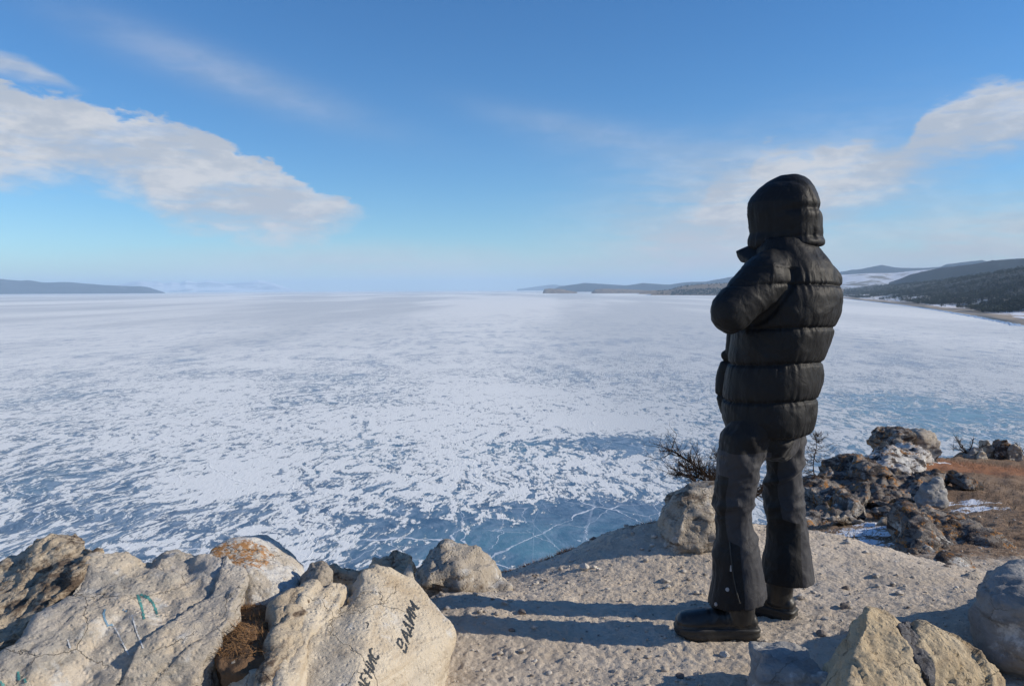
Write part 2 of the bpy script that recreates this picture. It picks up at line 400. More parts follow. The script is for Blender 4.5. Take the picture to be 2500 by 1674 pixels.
# ================================================================== FAR LAND
def hill_mat(name, dark, pale, snowc=(.75, .78, .83), snow=(.6, .75), sc=1., ground=None, gm=(.5, .6), strong=.6):
    m_, k, b = newmat(name); P = k.n('ShaderNodeNewGeometry').outputs['Position']
    n = k.noise(P, .004*sc, 8, .65); c = k.mix(k.ss(n, .35, .65), dark, pale)
    if ground: c = k.mix(k.ss(k.noise(P, .0016*sc, 7, .6), *gm), c, ground)
    c = k.mix(k.m('MULTIPLY', k.ss(k.noise(k.map(P, scale=(1, 1, 6)), .0022*sc, 9, .7, .4), *snow), strong), c, snowc)
    k.put(b.inputs['Base Color'], c); b.inputs['Roughness'].default_value = .95; b.inputs['Specular IOR Level'].default_value = .1
    return m_
def ridge(name, pts, dist, thick, mat, label, amp=.12, sc=None, seed=1, z0=ICE_Z-4, cols=260, rows=26, p=1.0, extra=None):
    pts = sorted(pts); xs = np.linspace(pts[0][0], pts[-1][0], cols)
    ys = np.interp(xs, [q[0] for q in pts], [q[1] for q in pts])
    dd = np.interp(xs, [pts[0][0], pts[-1][0]], dist if isinstance(dist, tuple) else (dist, dist))
    V = np.zeros((rows, cols, 3)); sc = sc or 6/thick
    for i in range(rows):
        t = i/(rows-1)*2-1; D = dd+t*thick
        prof = np.cos(t*np.pi/2)**p
        for j in range(cols):
            r_ = ray(xs[j], 706); a = r_[:2]/np.linalg.norm(r_[:2])
            top = W(xs[j], ys[j], dd[j]*a[1])[2]
            V[i, j] = (a[0]*D[j], a[1]*D[j], z0+(top-z0)*prof[j] if np.ndim(prof) else z0+(top-z0)*prof)
    fl = V.reshape(-1, 3)
    nz = ridged(np.stack([fl[:, 0]*sc, fl[:, 1]*sc, fl[:, 2]*0], 1), 5, seed)
    hgt = fl[:, 2]-z0; tt = np.abs(np.repeat(np.linspace(-1, 1, rows), cols))
    fl[:, 2] += hgt*amp*nz*np.clip(tt*4, .25, 1)
    f = []
    for i in range(rows-1):
        for j in range(cols-1): f.append((i*cols+j, i*cols+j+1, (i+1)*cols+j+1, (i+1)*cols+j))
    o = link(name, mesh_np(name, fl, np.array(f)), mat); tag(o, label, kind='structure'); return o
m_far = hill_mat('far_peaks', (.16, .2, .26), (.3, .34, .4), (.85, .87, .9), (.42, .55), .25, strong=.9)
m_blue = hill_mat('wooded_mountain_hazed', (.028, .042, .065), (.05, .07, .10), (.5, .54, .6), (.6, .75), .5, strong=.35)  # base colours made bluer to paint in part of the distance haze
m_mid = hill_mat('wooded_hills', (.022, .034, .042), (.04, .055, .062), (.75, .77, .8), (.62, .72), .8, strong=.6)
m_snowhill = hill_mat('snowy_steppe_hill', (.22, .20, .17), (.34, .32, .28), (.8, .82, .86), (.38, .50), 1.6, strong=.95)
m_head = hill_mat('brown_headland', (.23, .17, .115), (.33, .25, .17), (.6, .6, .6), (.72, .8), 6, ground=(.045, .055, .04), gm=(.60, .66), strong=.3)
m_isle = hill_mat('rocky_islet', (.17, .13, .10), (.30, .23, .16), (.7, .7, .7), (.7, .8), 14, strong=.4)
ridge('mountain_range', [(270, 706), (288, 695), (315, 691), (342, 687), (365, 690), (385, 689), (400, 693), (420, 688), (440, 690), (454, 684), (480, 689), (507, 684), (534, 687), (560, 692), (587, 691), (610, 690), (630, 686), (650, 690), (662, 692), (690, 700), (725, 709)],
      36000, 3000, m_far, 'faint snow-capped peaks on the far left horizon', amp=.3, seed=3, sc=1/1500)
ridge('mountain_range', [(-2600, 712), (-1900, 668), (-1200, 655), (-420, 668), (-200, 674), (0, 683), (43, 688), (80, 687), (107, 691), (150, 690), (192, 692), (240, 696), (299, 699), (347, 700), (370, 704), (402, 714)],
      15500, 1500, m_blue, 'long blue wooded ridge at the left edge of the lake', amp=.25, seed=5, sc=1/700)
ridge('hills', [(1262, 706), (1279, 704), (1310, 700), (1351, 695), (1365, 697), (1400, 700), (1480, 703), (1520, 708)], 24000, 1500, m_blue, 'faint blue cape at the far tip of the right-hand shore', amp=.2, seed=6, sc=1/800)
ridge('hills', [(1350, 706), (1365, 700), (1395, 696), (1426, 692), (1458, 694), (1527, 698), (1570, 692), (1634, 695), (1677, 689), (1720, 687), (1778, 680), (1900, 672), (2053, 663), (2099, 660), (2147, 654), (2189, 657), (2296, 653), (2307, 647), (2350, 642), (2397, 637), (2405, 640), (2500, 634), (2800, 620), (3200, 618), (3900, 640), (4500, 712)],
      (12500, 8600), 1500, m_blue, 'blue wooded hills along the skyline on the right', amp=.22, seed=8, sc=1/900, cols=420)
ridge('hills', [(1780, 704), (1900, 690), (1980, 678), (2053, 671), (2110, 668), (2179, 667), (2240, 662), (2300, 656), (2345, 654), (2500, 656), (2800, 650), (3100, 650)],
      (7600, 6600), 1100, m_snowhill, 'snow-streaked bare slope behind the forest on the right', amp=.10, seed=9, sc=1/500, cols=300)
ridge('hills', [(2170, 690), (2240, 668), (2296, 656), (2350, 650), (2420, 641), (2500, 637), (2700, 626), (3000, 622)],
      (5900, 5600), 800, m_mid, 'dark wooded hill rising at the right edge of the picture', amp=.22, seed=10, sc=1/400, cols=200)
ridge('headland', [(1590, 713), (1640, 706), (1662, 699), (1704, 695), (1740, 693), (1800, 691), (1900, 690), (2000, 697), (2060, 706)],
      (5400, 4700), 500, m_head, 'brown grassy headland with dark trees along its foot', amp=.10, seed=12, sc=1/200, cols=200)
ridge('island', [(1325, 714), (1329, 706), (1345, 705), (1370, 706), (1385, 709), (1409, 713)], 7600, 180, m_isle, 'small steep rocky islet alone on the ice', amp=.15, seed=14, p=.4, cols=90, sc=1/60)
ridge('island', [(1444, 714), (1452, 707), (1470, 705), (1530, 706), (1580, 709), (1610, 713)], 7300, 260, m_isle, 'long low brown islet on the ice', amp=.10, seed=15, p=.4, cols=120, sc=1/60)
ridge('island', [(1560, 714), (1590, 709), (1640, 708), (1700, 706), (1760, 707)], 6300, 260, m_head, 'low spit in front of the brown headland', amp=.15, seed=16, p=.5, cols=120, sc=1/60)

# ---- shore hillside on the right: beach, snow drifts, forest floor
def on_ice(px, py):
    d = ray(px, py); t = (ICE_Z-CAM[2])/d[2]; return CAM+d*t
shore = [np.array([150., 250., 0]), np.array([300, 480, 0])]+[on_ice(*q) for q in ((2500, 795), (2400, 775), (2300, 758), (2200, 744), (2100, 733), (2045, 727))]+[np.array([1700., 4700, 0]), np.array([2300., 6200, 0])]
shore[0] = np.array([620., 250., 0]); shore[1] = np.array([520., 560, 0])
sx = np.array([q[0] for q in shore]); sy = np.array([q[1] for q in shore])
def shore_x(y): return np.interp(y, sy, sx)
NY, NS = 260, 90
ysv = np.concatenate([np.geomspace(250, 6200, NY)]); sv_ = np.concatenate([[-6], np.geomspace(1, 2500, NS-1)])
def hill_h(y, s):
    H = np.interp(y, [250, 800, 2300, 3200, 4200, 6000], [90, 104, 104, 74, 52, 42])
    beach = 4*(1-np.exp(-np.clip(s, 0, None)/14))
    t = np.clip((s-35)/560, 0, 1); return beach+(t*t*(3-2*t))*H
YY, SS = np.meshgrid(ysv, sv_, indexing='ij')
XX = shore_x(YY)+SS+12*np.sin(YY/90)*(SS > 0)*np.clip(SS/20, 0, 1)
ZZ = ICE_Z-.6+hill_h(YY, SS)
nz = fbm(np.stack([XX.ravel()/70, YY.ravel()/110, XX.ravel()*0], 1), 5, 3).reshape(XX.shape)
ZZ += nz*np.clip(SS/120, 0, 1)*9
Vh = np.stack([XX, YY, ZZ], 2).reshape(-1, 3)
ii, jj = np.meshgrid(np.arange(NY-1), np.arange(NS-1), indexing='ij')
a_ = (ii*NS+jj).ravel(); fh = np.stack([a_, a_+1, a_+NS+1, a_+NS], 1)
m_shore, k, b = newmat('sandy_snowy_shore')
P = k.n('ShaderNodeNewGeometry').outputs['Position']; sA = k.attr('inland')
c = k.mix(k.noise(P, .08, 6, .6), (.30, .23, .16), (.42, .34, .25))
sn = k.ss(k.m('ADD', k.noise(k.map(P, rot=(0, 0, .3), scale=(1, .35, 1)), .05, 7, .65), k.ss(sA, 18., 45., -.16, .07)), .50, .56)
c = k.mix(k.m('MULTIPLY', sn, k.ss(sA, 80., 180., 1., .06)), c, (.76, .79, .84))
c = k.mix(k.ss(k.m('ADD', k.noise(P, .03, 6, .6), k.ss(sA, 50., 200., -.4, .22)), .5, .58), c, (.045, .045, .035))
k.put(b.inputs['Base Color'], c); b.inputs['Roughness'].default_value = .9
me = mesh_np('shore', Vh, fh); fattr(me, 'inland', SS.ravel()); o = link('shore', me, m_shore)
tag(o, 'sandy snow-dusted shore and forest floor rising on the right', kind='structure')
# broken ice pushed up along the waterline
m_hum = simple('pushed_up_ice', (.45, .60, .78), .35, .5, .8, .4, .1, .3)
V = []; Fc = []; r2 = np.random.default_rng(8)
for q in range(2600):
    y = float(np.exp(r2.uniform(math.log(560), math.log(3400)))); s = r2.normal(-5, 3.0); x = shore_x(y)+s
    h = abs(r2.normal(0, .55))+.25; a = r2.uniform(.5, 1.8); th0 = r2.uniform(0, 6.28); n0 = len(V)
    for j in range(4):
        V.append((x+a*math.cos(th0+j*1.57)*r2.uniform(.7, 1.3), y+1.6*a*math.sin(th0+j*1.57), ICE_Z-.1))
    V.append((x+r2.uniform(-.6, .6), y+r2.uniform(-.6, .6), ICE_Z+h))
    for j in range(4): Fc.append((n0+j, n0+(j+1) % 4, n0+4))
o = link('broken_ice', mesh_np('broken_ice', V, np.array(Fc)), m_hum, smooth=False); tag(o, 'line of broken blue ice pushed up along the right shore', 'ice', kind='stuff')

# ---- forest
m_con = simple('conifer_needles', (.020, .029, .022), .9, .1, var=.45)
m_trunk = simple('tree_bark', (.10, .065, .045), .9, .1)
def conifer_mesh(seed, n=46, pine=True):
    r = np.random.default_rng(seed); V = []; Fc = []; mi = []
    for j in range(5):
        for z, rad in ((0, .035), (1.0, .008)): V.append((rad*math.cos(j*1.257), rad*math.sin(j*1.257), z*.95))
    for j in range(5): Fc.append((2*j, 2*((j+1) % 5), 2*((j+1) % 5)+1, 2*j+1)); mi.append(1)
    for q in range(n):
        z = r.uniform(.28, 1.0); wd = (.30 if pine else .24)*(1.12-z)**.75*(1 if not pine else min(1, (z-.2)*3.2))
        a = r.uniform(0, 6.28); d = wd*r.uniform(.15, 1); c0 = np.array([d*math.cos(a), d*math.sin(a), z-.10*d])
        s = r.uniform(.05, .10); k0 = len(V)
        for _ in range(4): V.append(tuple(c0+r.normal(0, s, 3)*np.array([1, 1, .55])))
        for t in ((0, 1, 2), (0, 2, 3), (0, 3, 1), (1, 3, 2)): Fc.append(tuple(k0+i for i in t)); mi.append(0)
    me = bpy.data.meshes.new('conifer'); me.from_pydata(V, [], Fc); me.materials.append(m_con); me.materials.append(m_trunk)
    me.polygons.foreach_set('material_index', mi); me.update(); return me
kinds = [conifer_mesh(s, 60) for s in range(6)]
r2 = np.random.default_rng(21); T = []
while len(T) < 20000:
    y = float(np.exp(r2.uniform(math.log(520), math.log(5600)))); s = 28+abs(r2.normal(0, 1))*620*(y/1500)**.35
    if r2.uniform() < .25: s = 30+r2.exponential(70)
    x = shore_x(y)+s
    if s > 1900 or not (.34 < x/y < .95): continue
    nn_ = fbm(np.array([[x/90, y/150, 0]]), 3, 31)[0]
    if s < 130 and nn_ < -.02+.12*(1-s/130): continue
    if nn_ < -.5: continue
    z = ICE_Z-.8+hill_h(y, s)+float(fbm(np.array([[x/70, y/110, 0.]]), 5, 3)[0])*min(s/120, 1)*9
    T.append((x, y, z, r2.uniform(6, 13)*(.7 if s < 70 else 1)))
T.sort(key=lambda q: -q[3]/q[1])
inview = [q for q in T if q[0]/q[1] < .66]
big = set(inview[:290])
for i, q in enumerate(inview[:290]):
    o = bpy.data.objects.new('pine_tree', kinds[i % 6]); COL.objects.link(o); o.location = q[:3]
    h = q[3]; o.scale = (h*r2.uniform(.8, 1.15), h*r2.uniform(.8, 1.15), h); o.rotation_euler = (0, 0, r2.uniform(0, 6.28))
    tag(o, 'dark conifer among the trees nearest the right-hand shore', 'tree', 'conifers at the front of the forest on the right shore')
lo = []
for s in range(5):
    me = conifer_mesh(50+s, 13); n = len(me.vertices); vv = get_v(me); lo.append((vv[10:], [tuple(i-10 for i in p_.vertices) for p_ in me.polygons if len(p_.vertices) == 3]))
VV = []; FF = []; off = 0
for i, q in enumerate([q for q in T if q not in big]):
    v, f = lo[i % 5]; a = i*1.7; c0, s0 = math.cos(a), math.sin(a); h = q[3]
    v2 = np.stack([(v[:, 0]*c0-v[:, 1]*s0)*1.9*h+q[0], (v[:, 0]*s0+v[:, 1]*c0)*1.9*h+q[1], v[:, 2]*h+q[2]], 1)
    VV.append(v2); FF.append(np.array(f)+off); off += len(v)
o = link('forest', mesh_np('forest', np.concatenate(VV), np.concatenate(FF)), m_con, smooth=False); tag(o, 'dark conifer forest covering the hillside on the right', 'forest', kind='stuff')
# dark trees on the headland far off
V = []; Fc = []
for q in range(900):
    px = r2.uniform(1600, 2050) if q < 500 else r2.uniform(1640, 1760); d = np.interp(px, [1590, 2060], [5400, 4700])-r2.uniform(300, 470) if q >= 300 else np.interp(px, [1590, 2060], [5400, 4700])-r2.uniform(-20, 200)
    r_ = ray(px, 706); a = r_[:2]/np.linalg.norm(r_[:2]); pts_ = [(1590, 713), (1640, 706), (1662, 699), (1704, 695), (1740, 693), (1800, 691), (1900, 690), (2000, 697), (2060, 706)]
    dc = np.interp(px, [1590, 2060], [5400, 4700]); top = W(px, np.interp(px, [p_[0] for p_ in pts_], [p_[1] for p_ in pts_]), dc*a[1])[2]
    z = ICE_Z-4+(top-ICE_Z+4)*math.cos((d-dc)/500*math.pi/2)-2; z = max(z, ICE_Z-1); x, y = a*d; h = r2.uniform(6, 12); w_ = h*.5; n0 = len(V)
    V += [(x-w_, y, z), (x+w_, y, z), (x, y-w_, z), (x, y+w_, z), (x, y, z+h)]; Fc += [(n0, n0+2, n0+4), (n0+2, n0+1, n0+4), (n0+1, n0+3, n0+4), (n0+3, n0, n0+4)]
o = link('distant_trees', mesh_np('distant_trees', V, np.array(Fc)), m_con, smooth=False); tag(o, 'dark trees dotted along the foot of the brown headland', 'trees', kind='stuff')

# ---- air
bm = bmesh.new(); bmesh.ops.create_cube(bm, size=1); me = bpy.data.meshes.new('haze'); bm.to_mesh(me); bm.free()
o = bpy.data.objects.new('haze', me); COL.objects.link(o); HT = 480.
o.scale = (92000, 92000, HT-(ICE_Z-1.5)); o.location = (0, 0, (HT+ICE_Z-1.5)/2)
mh = bpy.data.materials.new('haze'); mh.use_nodes = True; t = mh.node_tree; t.nodes.clear(); k = NT(t)
pv = k.n('ShaderNodeVolumePrincipled'); pv.inputs['Color'].default_value = (.55, .74, .94, 1); pv.inputs['Density'].default_value = 5.5e-5; pv.inputs['Anisotropy'].default_value = 0.
oo = k.n('ShaderNodeOutputMaterial'); k.L.new(pv.outputs[0], oo.inputs['Volume']); me.materials.append(mh); tag(o, 'thin blue haze over the lake', kind='stuff')

# ================================================================== NEAR GROUND
ctl = []      # (px, py, Y) of the ground surface as photographed
ctl += [(1250, 1674, 2.85), (1050, 1640, 2.95), (900, 1700, 2.75), (1700, 1600, 3.08), (1500, 1500, 3.47), (1700, 1570, 3.18), (1900, 1520, 3.38), (1300, 1480, 3.55), (1100, 1440, 3.75),
        (1500, 1420, 3.9), (1650, 1380, 4.1), (1270, 1440, 3.95), (1384, 1411, 4.05), (1557, 1369, 4.15), (1640, 1350, 4.15),
        (1222, 1400, 5.1), (1309, 1375, 5.0), (1399, 1339, 4.88), (1474, 1312, 4.75), (1600, 1288, 4.5), (1700, 1270, 4.6), (1840, 1290, 5.0),
        (2100, 1550, 3.2), (2300, 1500, 3.4), (2450, 1500, 3.35), (2000, 1400, 4.0), (2200, 1430, 3.8), (1970, 1301, 4.65), (2060, 1312, 4.6), (2130, 1342, 4.4), (2200, 1372, 4.2), (2300, 1397, 4.0), (2380, 1425, 3.9),
        (2010, 1345, 4.3), (2420, 1400, 4.5),
        (2000, 1330, 6.0), (2120, 1330, 5.9), (2190, 1385, 5.0), (2300, 1372, 5.0), (2050, 1290, 7.0), (2130, 1240, 8.3), (2200, 1225, 8.5), (2000, 1300, 7.0), (1900, 1310, 7.0), (2250, 1180, 9.5),
        (2400, 1320, 6.0), (2500, 1340, 5.8), (2400, 1250, 7.5), (2480, 1200, 9), (2350, 1180, 9.5), (2450, 1150, 12), (2300, 1130, 12.5), (2500, 1118, 15), (2350, 1112, 14), (2180, 1120, 11.5), (2030, 1185, 9.5), (1960, 1210, 9), (2100, 1155, 10.5),
        (2750, 1108, 16), (2800, 1250, 8), (3000, 1500, 3.6)]
P3 = [W(*c) for c in ctl]
P3 += [np.array(q, float) for q in ((-1, 2.9, -.02), (-1.5, 3.2, -.05), (-.6, 3.6, -.08), (-.3, 3.9, -.12), (-.2, 2.3, .0), (-1.5, 2, 0), (-3, 1.5, 0), (-3, 3, -.1), (0, 1.5, .0), (1.2, 1.8, .02), (3, 1.5, .05), (3.2, 3.2, .0), (0, 0, -.05), (0, -3, 0), (4, -2, .1), (-4, -2, .1),
                                      (8, 2, -.1), (14, 6, -1), (12, -6, .3), (-8, -6, .4), (0, -14, .8), (-14, 0, 0), (18, 14, -1.6), (-7, 2.5, -.1))]
P3 = np.array(P3)
def mq(d2): return np.sqrt(d2+.25**2)
D2 = ((P3[:, None, :2]-P3[None, :, :2])**2).sum(2)
Kx = mq(D2)+np.eye(len(P3))*-.02
Amat = np.block([[Kx, np.ones((len(P3), 1))], [np.ones((1, len(P3))), np.zeros((1, 1))]])
coef = np.linalg.solve(Amat, np.append(P3[:, 2], 0))
edge = [(-14, 3.0), (-5, 3.3), (-2, 3.35), (-1.0, 3.45), (-.62, 3.8), (-.45, 4.45), (-.12, 4.75)]
edge += [tuple(W(*q)[:2]) for q in ((1222, 1400, 5.2), (1309, 1375, 5.1), (1399, 1339, 4.98), (1474, 1312, 4.86), (1600, 1288, 4.66), (1740, 1270, 4.8), (1835, 1290, 5.3), (1880, 1290, 6.2), (1925, 1250, 7.8), (1960, 1205, 9.2), (2030, 1180, 9.9), (2100, 1150, 10.9), (2170, 1120, 11.9), (2300, 1120, 13.6), (2350, 1112, 14.5), (2500, 1117, 15.6), (2750, 1108, 17))]
edge += [(24, 18), (27, 0), (20, -20), (-12, -20), (-20, -4)]
EP = np.array(edge)
def plan_sd(x, y):
    """signed distance to the plateau outline, positive outside"""
    n = len(EP); d = np.full(x.shape, 1e9); ins = np.zeros(x.shape, bool)
    for i in range(n):
        a, b = EP[i], EP[(i+1) % n]; e = b-a; wx, wy = x-a[0], y-a[1]
        t = np.clip((wx*e[0]+wy*e[1])/(e@e), 0, 1); dx, dy = wx-e[0]*t, wy-e[1]*t
        d = np.minimum(d, dx*dx+dy*dy)
        c = ((a[1] <= y) != (b[1] <= y)) & (x < a[0]+(y-a[1])*e[0]/(e[1] if abs(e[1]) > 1e-12 else 1e-12))
        ins ^= c
    d = np.sqrt(d); return np.where(ins, -d, d)
def ground_z(x, y, fine=True):
    x = np.atleast_1d(np.asarray(x, float)); y = np.atleast_1d(np.asarray(y, float)); z = np.zeros(x.shape)
    for s in range(0, len(x), 40000):
        q = np.stack([x[s:s+40000], y[s:s+40000]], 1); d2 = ((q[:, None, :]-P3[None, :, :2])**2).sum(2)
        z[s:s+40000] = mq(d2)@coef[:-1]+coef[-1]
    p = np.stack([x, y, x*0], 1); r_ = np.hypot(x, y)
    z += fbm(p*1.3, 3, 40)*.02*np.clip(r_/4, .5, 3)
    if fine: z += fbm(p*9, 4, 43, .6)*.014*np.clip(r_/4, 1, 3)+np.maximum(0, fbm(p*31, 2, 47)-.05)*.008+fbm(p*70, 2, 49)*.006
    sd = plan_sd(x+fbm(p*2.2, 3, 50)*.10, y+fbm(p*2.2, 3, 53)*.10)
    out = np.clip(sd, 0, None)
    z = z-out*1.15-np.clip(out-.1, 0, None)*.9+np.where(out > .15, ridged(p*.6, 4, 60)*np.clip(out-.15, 0, 4)*.35, 0)
    return np.maximum(z, ICE_Z-1)
front = np.linspace(R(-48), R(50), 620); rest = np.linspace(R(50), R(312), 100)[1:-1]
ang = np.concatenate([front, rest]); rad = np.concatenate([np.linspace(.2, 2.0, 16), np.geomspace(2.03, 9, 500), np.geomspace(9.1, 62, 130)])
AA, RR = np.meshgrid(ang, rad, indexing='ij'); gx = (RR*np.sin(AA)).ravel(); gy = (RR*np.cos(AA)).ravel()
gz = ground_z(gx, gy); na, nr = len(ang), len(rad)
i_, j_ = np.meshgrid(np.arange(na), np.arange(nr-1), indexing='ij'); i2 = (i_+1) % na
fg = np.stack([(i_*nr+j_).ravel(), (i_*nr+j_+1).ravel(), (i2*nr+j_+1).ravel(), (i2*nr+j_).ravel()], 1)
me = mesh_np('ground', np.stack([gx, gy, gz], 1), fg)
def gz1(x, y): return float(ground_z([x], [y])[0])
# how grassy / snowy / ochre / bare each spot is
def bl(cx, cy, sx_, sy_): return np.exp(-((gx-cx)/sx_)**2-((gy-cy)/sy_)**2)
far_side = 1/(1+np.exp(-((gy-5.0)*1.4)))*1/(1+np.exp(-(gx-1.7)*4))
fattr(me, 'grassy', far_side)
fattr(me, 'ochre', bl(*W(2440, 1140, 12)[:2], 2.5, 1.6)+bl(*W(2330, 1160, 11)[:2], 1, 1)*.5)
sn = np.zeros(len(gx))
for px, py, Y, a, c in ((2130, 1300, 6.6, .45, .55), (2090, 1330, 6.0, .3, .35), (2170, 1280, 7.0, .35, .35), (2185, 1222, 8.5, .6, .35), (2355, 1225, 8.2, .45, .3), (2385, 1248, 7.6, .4, .2), (2170, 1342, 5.6, .25, .2), (2270, 1132, 12.2, .6, .35), (2040, 1300, 6.6, .3, .3)):
    q = W(px, py, Y); sn = np.maximum(sn, bl(q[0], q[1], a, c))
fattr(me, 'snowy', sn)
fattr(me, 'edge', np.clip(1-np.abs(plan_sd(gx, gy)+.06)/.22, 0, 1))
m_gr, k, b = newmat('trampled_dirt')
P = k.n('ShaderNodeNewGeometry').outputs['Position']
n = k.noise(P, 1.7, 6, .62); f = k.noise(P, 38, 6, .7); g = k.noise(P, 9, 6, .65)
c = k.mix(k.ss(n, .3, .7), (.51, .435, .345), (.61, .53, .435)); c = k.mix(k.ss(g, .4, .75, 0., .55), c, (.42, .345, .265))
c = k.mix(k.ss(f, .55, .72, 0., .7), c, (.60, .56, .50)); c = k.mix(k.ss(k.noise(P, 60, 4, .7), .60, .7, 0., .7), c, (.24, .20, .165))
gr = k.mix(k.ss(k.noise(P, 14, 6, .75), .35, .65), (.13, .085, .055), (.28, .19, .125))
gr = k.mix(k.ss(k.noise(P, 1.1, 5, .6), .35, .65, 0., .6), gr, (.30, .22, .155))
c = k.mix(k.ss(k.m('ADD', k.attr('grassy'), k.m('MULTIPLY', k.m('SUBTRACT', g, .5), .6)), .4, .7), c, gr)
c = k.mix(k.ss(k.m('ADD', k.attr('ochre'), k.m('MULTIPLY', k.m('SUBTRACT', g, .5), .6)), .4, .9, 0., .75), c, (.30, .13, .065))
c = k.mix(k.ss(k.m('ADD', k.attr('edge'), k.m('MULTIPLY', k.m('SUBTRACT', k.noise(P, 6, 5, .7), .5), 1.8)), .75, 1.05, 0., .8), c, (.14, .085, .05))
snn = k.ss(k.m('ADD', k.attr('snowy'), k.m('MULTIPLY', k.m('SUBTRACT', k.noise(k.map(P, scale=(1, 1.8, 1)), 5, 7, .72), .5), 2.0)), .62, .72)
c = k.mix(snn, c, (.80, .83, .88))
k.put(b.inputs['Base Color'], c); b.inputs['Roughness'].default_value = .95; b.inputs['Specular IOR Level'].default_value = .12
hh = k.m('ADD', k.m('MULTIPLY', k.noise(P, 55, 6, .75), .6), k.m('MULTIPLY', k.vor(P, 48), -.35))
k.put(b.inputs['Normal'], k.bump(hh, 1., .016))
o = link('ground', me, m_gr); tag(o, 'trampled gravelly clifftop with a grassy slope on the right', kind='structure')
GB = BVHTree.FromPolygons([Vector(v) for v in get_v(me)[::1]], [tuple(x) for x in fg.tolist()]) if False else None

# ================================================================== ROCK
def rock_mat(name, c1, c2, c3, crust=(.16, .11, .07), crust_t=(.58, .70), lichen=0., lich_pos=None, white=0., strat=(0, 0, 0), bstr=.7, stretch=(.4, .4, 1.7), dark=None, grey=0.):
    m_, k, b = newmat(name); P = k.n('ShaderNodeNewGeometry').outputs['Position']
    Q = k.map(P, rot=strat, scale=stretch)
    n = k.noise(P, 2.6, 6, .6, .3); s = k.noise(Q, 9, 8, .65, .6); f = k.noise(P, 45, 6, .7)
    c = k.mix(k.ss(n, .32, .66), c1, c2); c = k.mix(k.ss(s, .45, .7), c, c3)
    if white: c = k.mix(k.ss(k.noise(P, 5.3, 8, .72), .62-white*.25, .72-white*.2, 0., .85), c, (.62, .61, .58))
    c = k.mix(k.ss(k.m('ADD', s, k.m('MULTIPLY', k.m('SUBTRACT', f, .5), .3)), *crust_t), c, crust)
    c = k.mix(k.ss(f, .58, .72, 0., .35), c, tuple(x*.55 for x in c1)); c = k.mix(k.ss(f, .3, .42, .25, 0.), c, tuple(min(.75, x*1.35) for x in c2))
    if dark: c = k.mix(k.ss(k.noise(P, 3.7, 7, .7), *dark), c, (.05, .045, .045))
    if lichen:
        l = k.noise(P, 7, 8, .75)
        if lich_pos is not None:
            v = k.vm('SUBTRACT', P, tuple(lich_pos[0])); d = k.vm('LENGTH', v, out=1)
            l = k.m('ADD', l, k.ss(d, 0., lich_pos[1], .16, -.2))
        l2 = k.m('MULTIPLY', k.ss(l, .66-lichen*.2, .70-lichen*.2), k.ss(k.noise(P, 42, 5, .75), .44, .53))
        c = k.mix(k.m('MULTIPLY', l2, .88), c, (.38, .17, .04))
    if grey: c = k.mix(k.ss(k.m('ADD', k.noise(P, 1.9, 4, .55), k.m('MULTIPLY', s, .25)), .58, .70, 0., grey), c, (.33, .325, .32))
    cw_ = k.vm('ADD', P, k.scale(k.vm('SUBTRACT', k.noise(P, 6, 5, .65, out=1), (.5, .5, .5)), .11))
    ck = k.m('MULTIPLY', k.m('SUBTRACT', 1., k.ss(k.vor(k.map(cw_, rot=strat, scale=(1, 1, 1.8)), 3.6, 'DISTANCE_TO_EDGE'), .0, .009)), k.ss(k.noise(P, 3.1, 3, .5), .44, .56))
    c = k.mix(k.m('MULTIPLY', ck, .5), c, (.13, .095, .065))
    k.put(b.inputs['Base Color'], c); b.inputs['Roughness'].default_value = .85; b.inputs['Specular IOR Level'].default_value = .25
    h = k.m('ADD', k.m('MULTIPLY', k.noise(Q, 30, 8, .72, .4), .6), k.m('MULTIPLY', k.noise(P, 90, 5, .7), .3)); h = k.m('SUBTRACT', h, k.m('MULTIPLY', ck, .45)); h = k.m('SUBTRACT', h, k.m('MULTIPLY', k.ss(k.vor(P, 55), .0, .5, 1., 0.), .22))
    k.put(b.inputs['Normal'], k.bump(h, min(1, bstr*1.2), .026)); return m_
def rotm(ax, ay, az):
    return np.array(Matrix.Rotation(az, 3, 'Z') @ Matrix.Rotation(ay, 3, 'Y') @ Matrix.Rotation(ax, 3, 'X'))
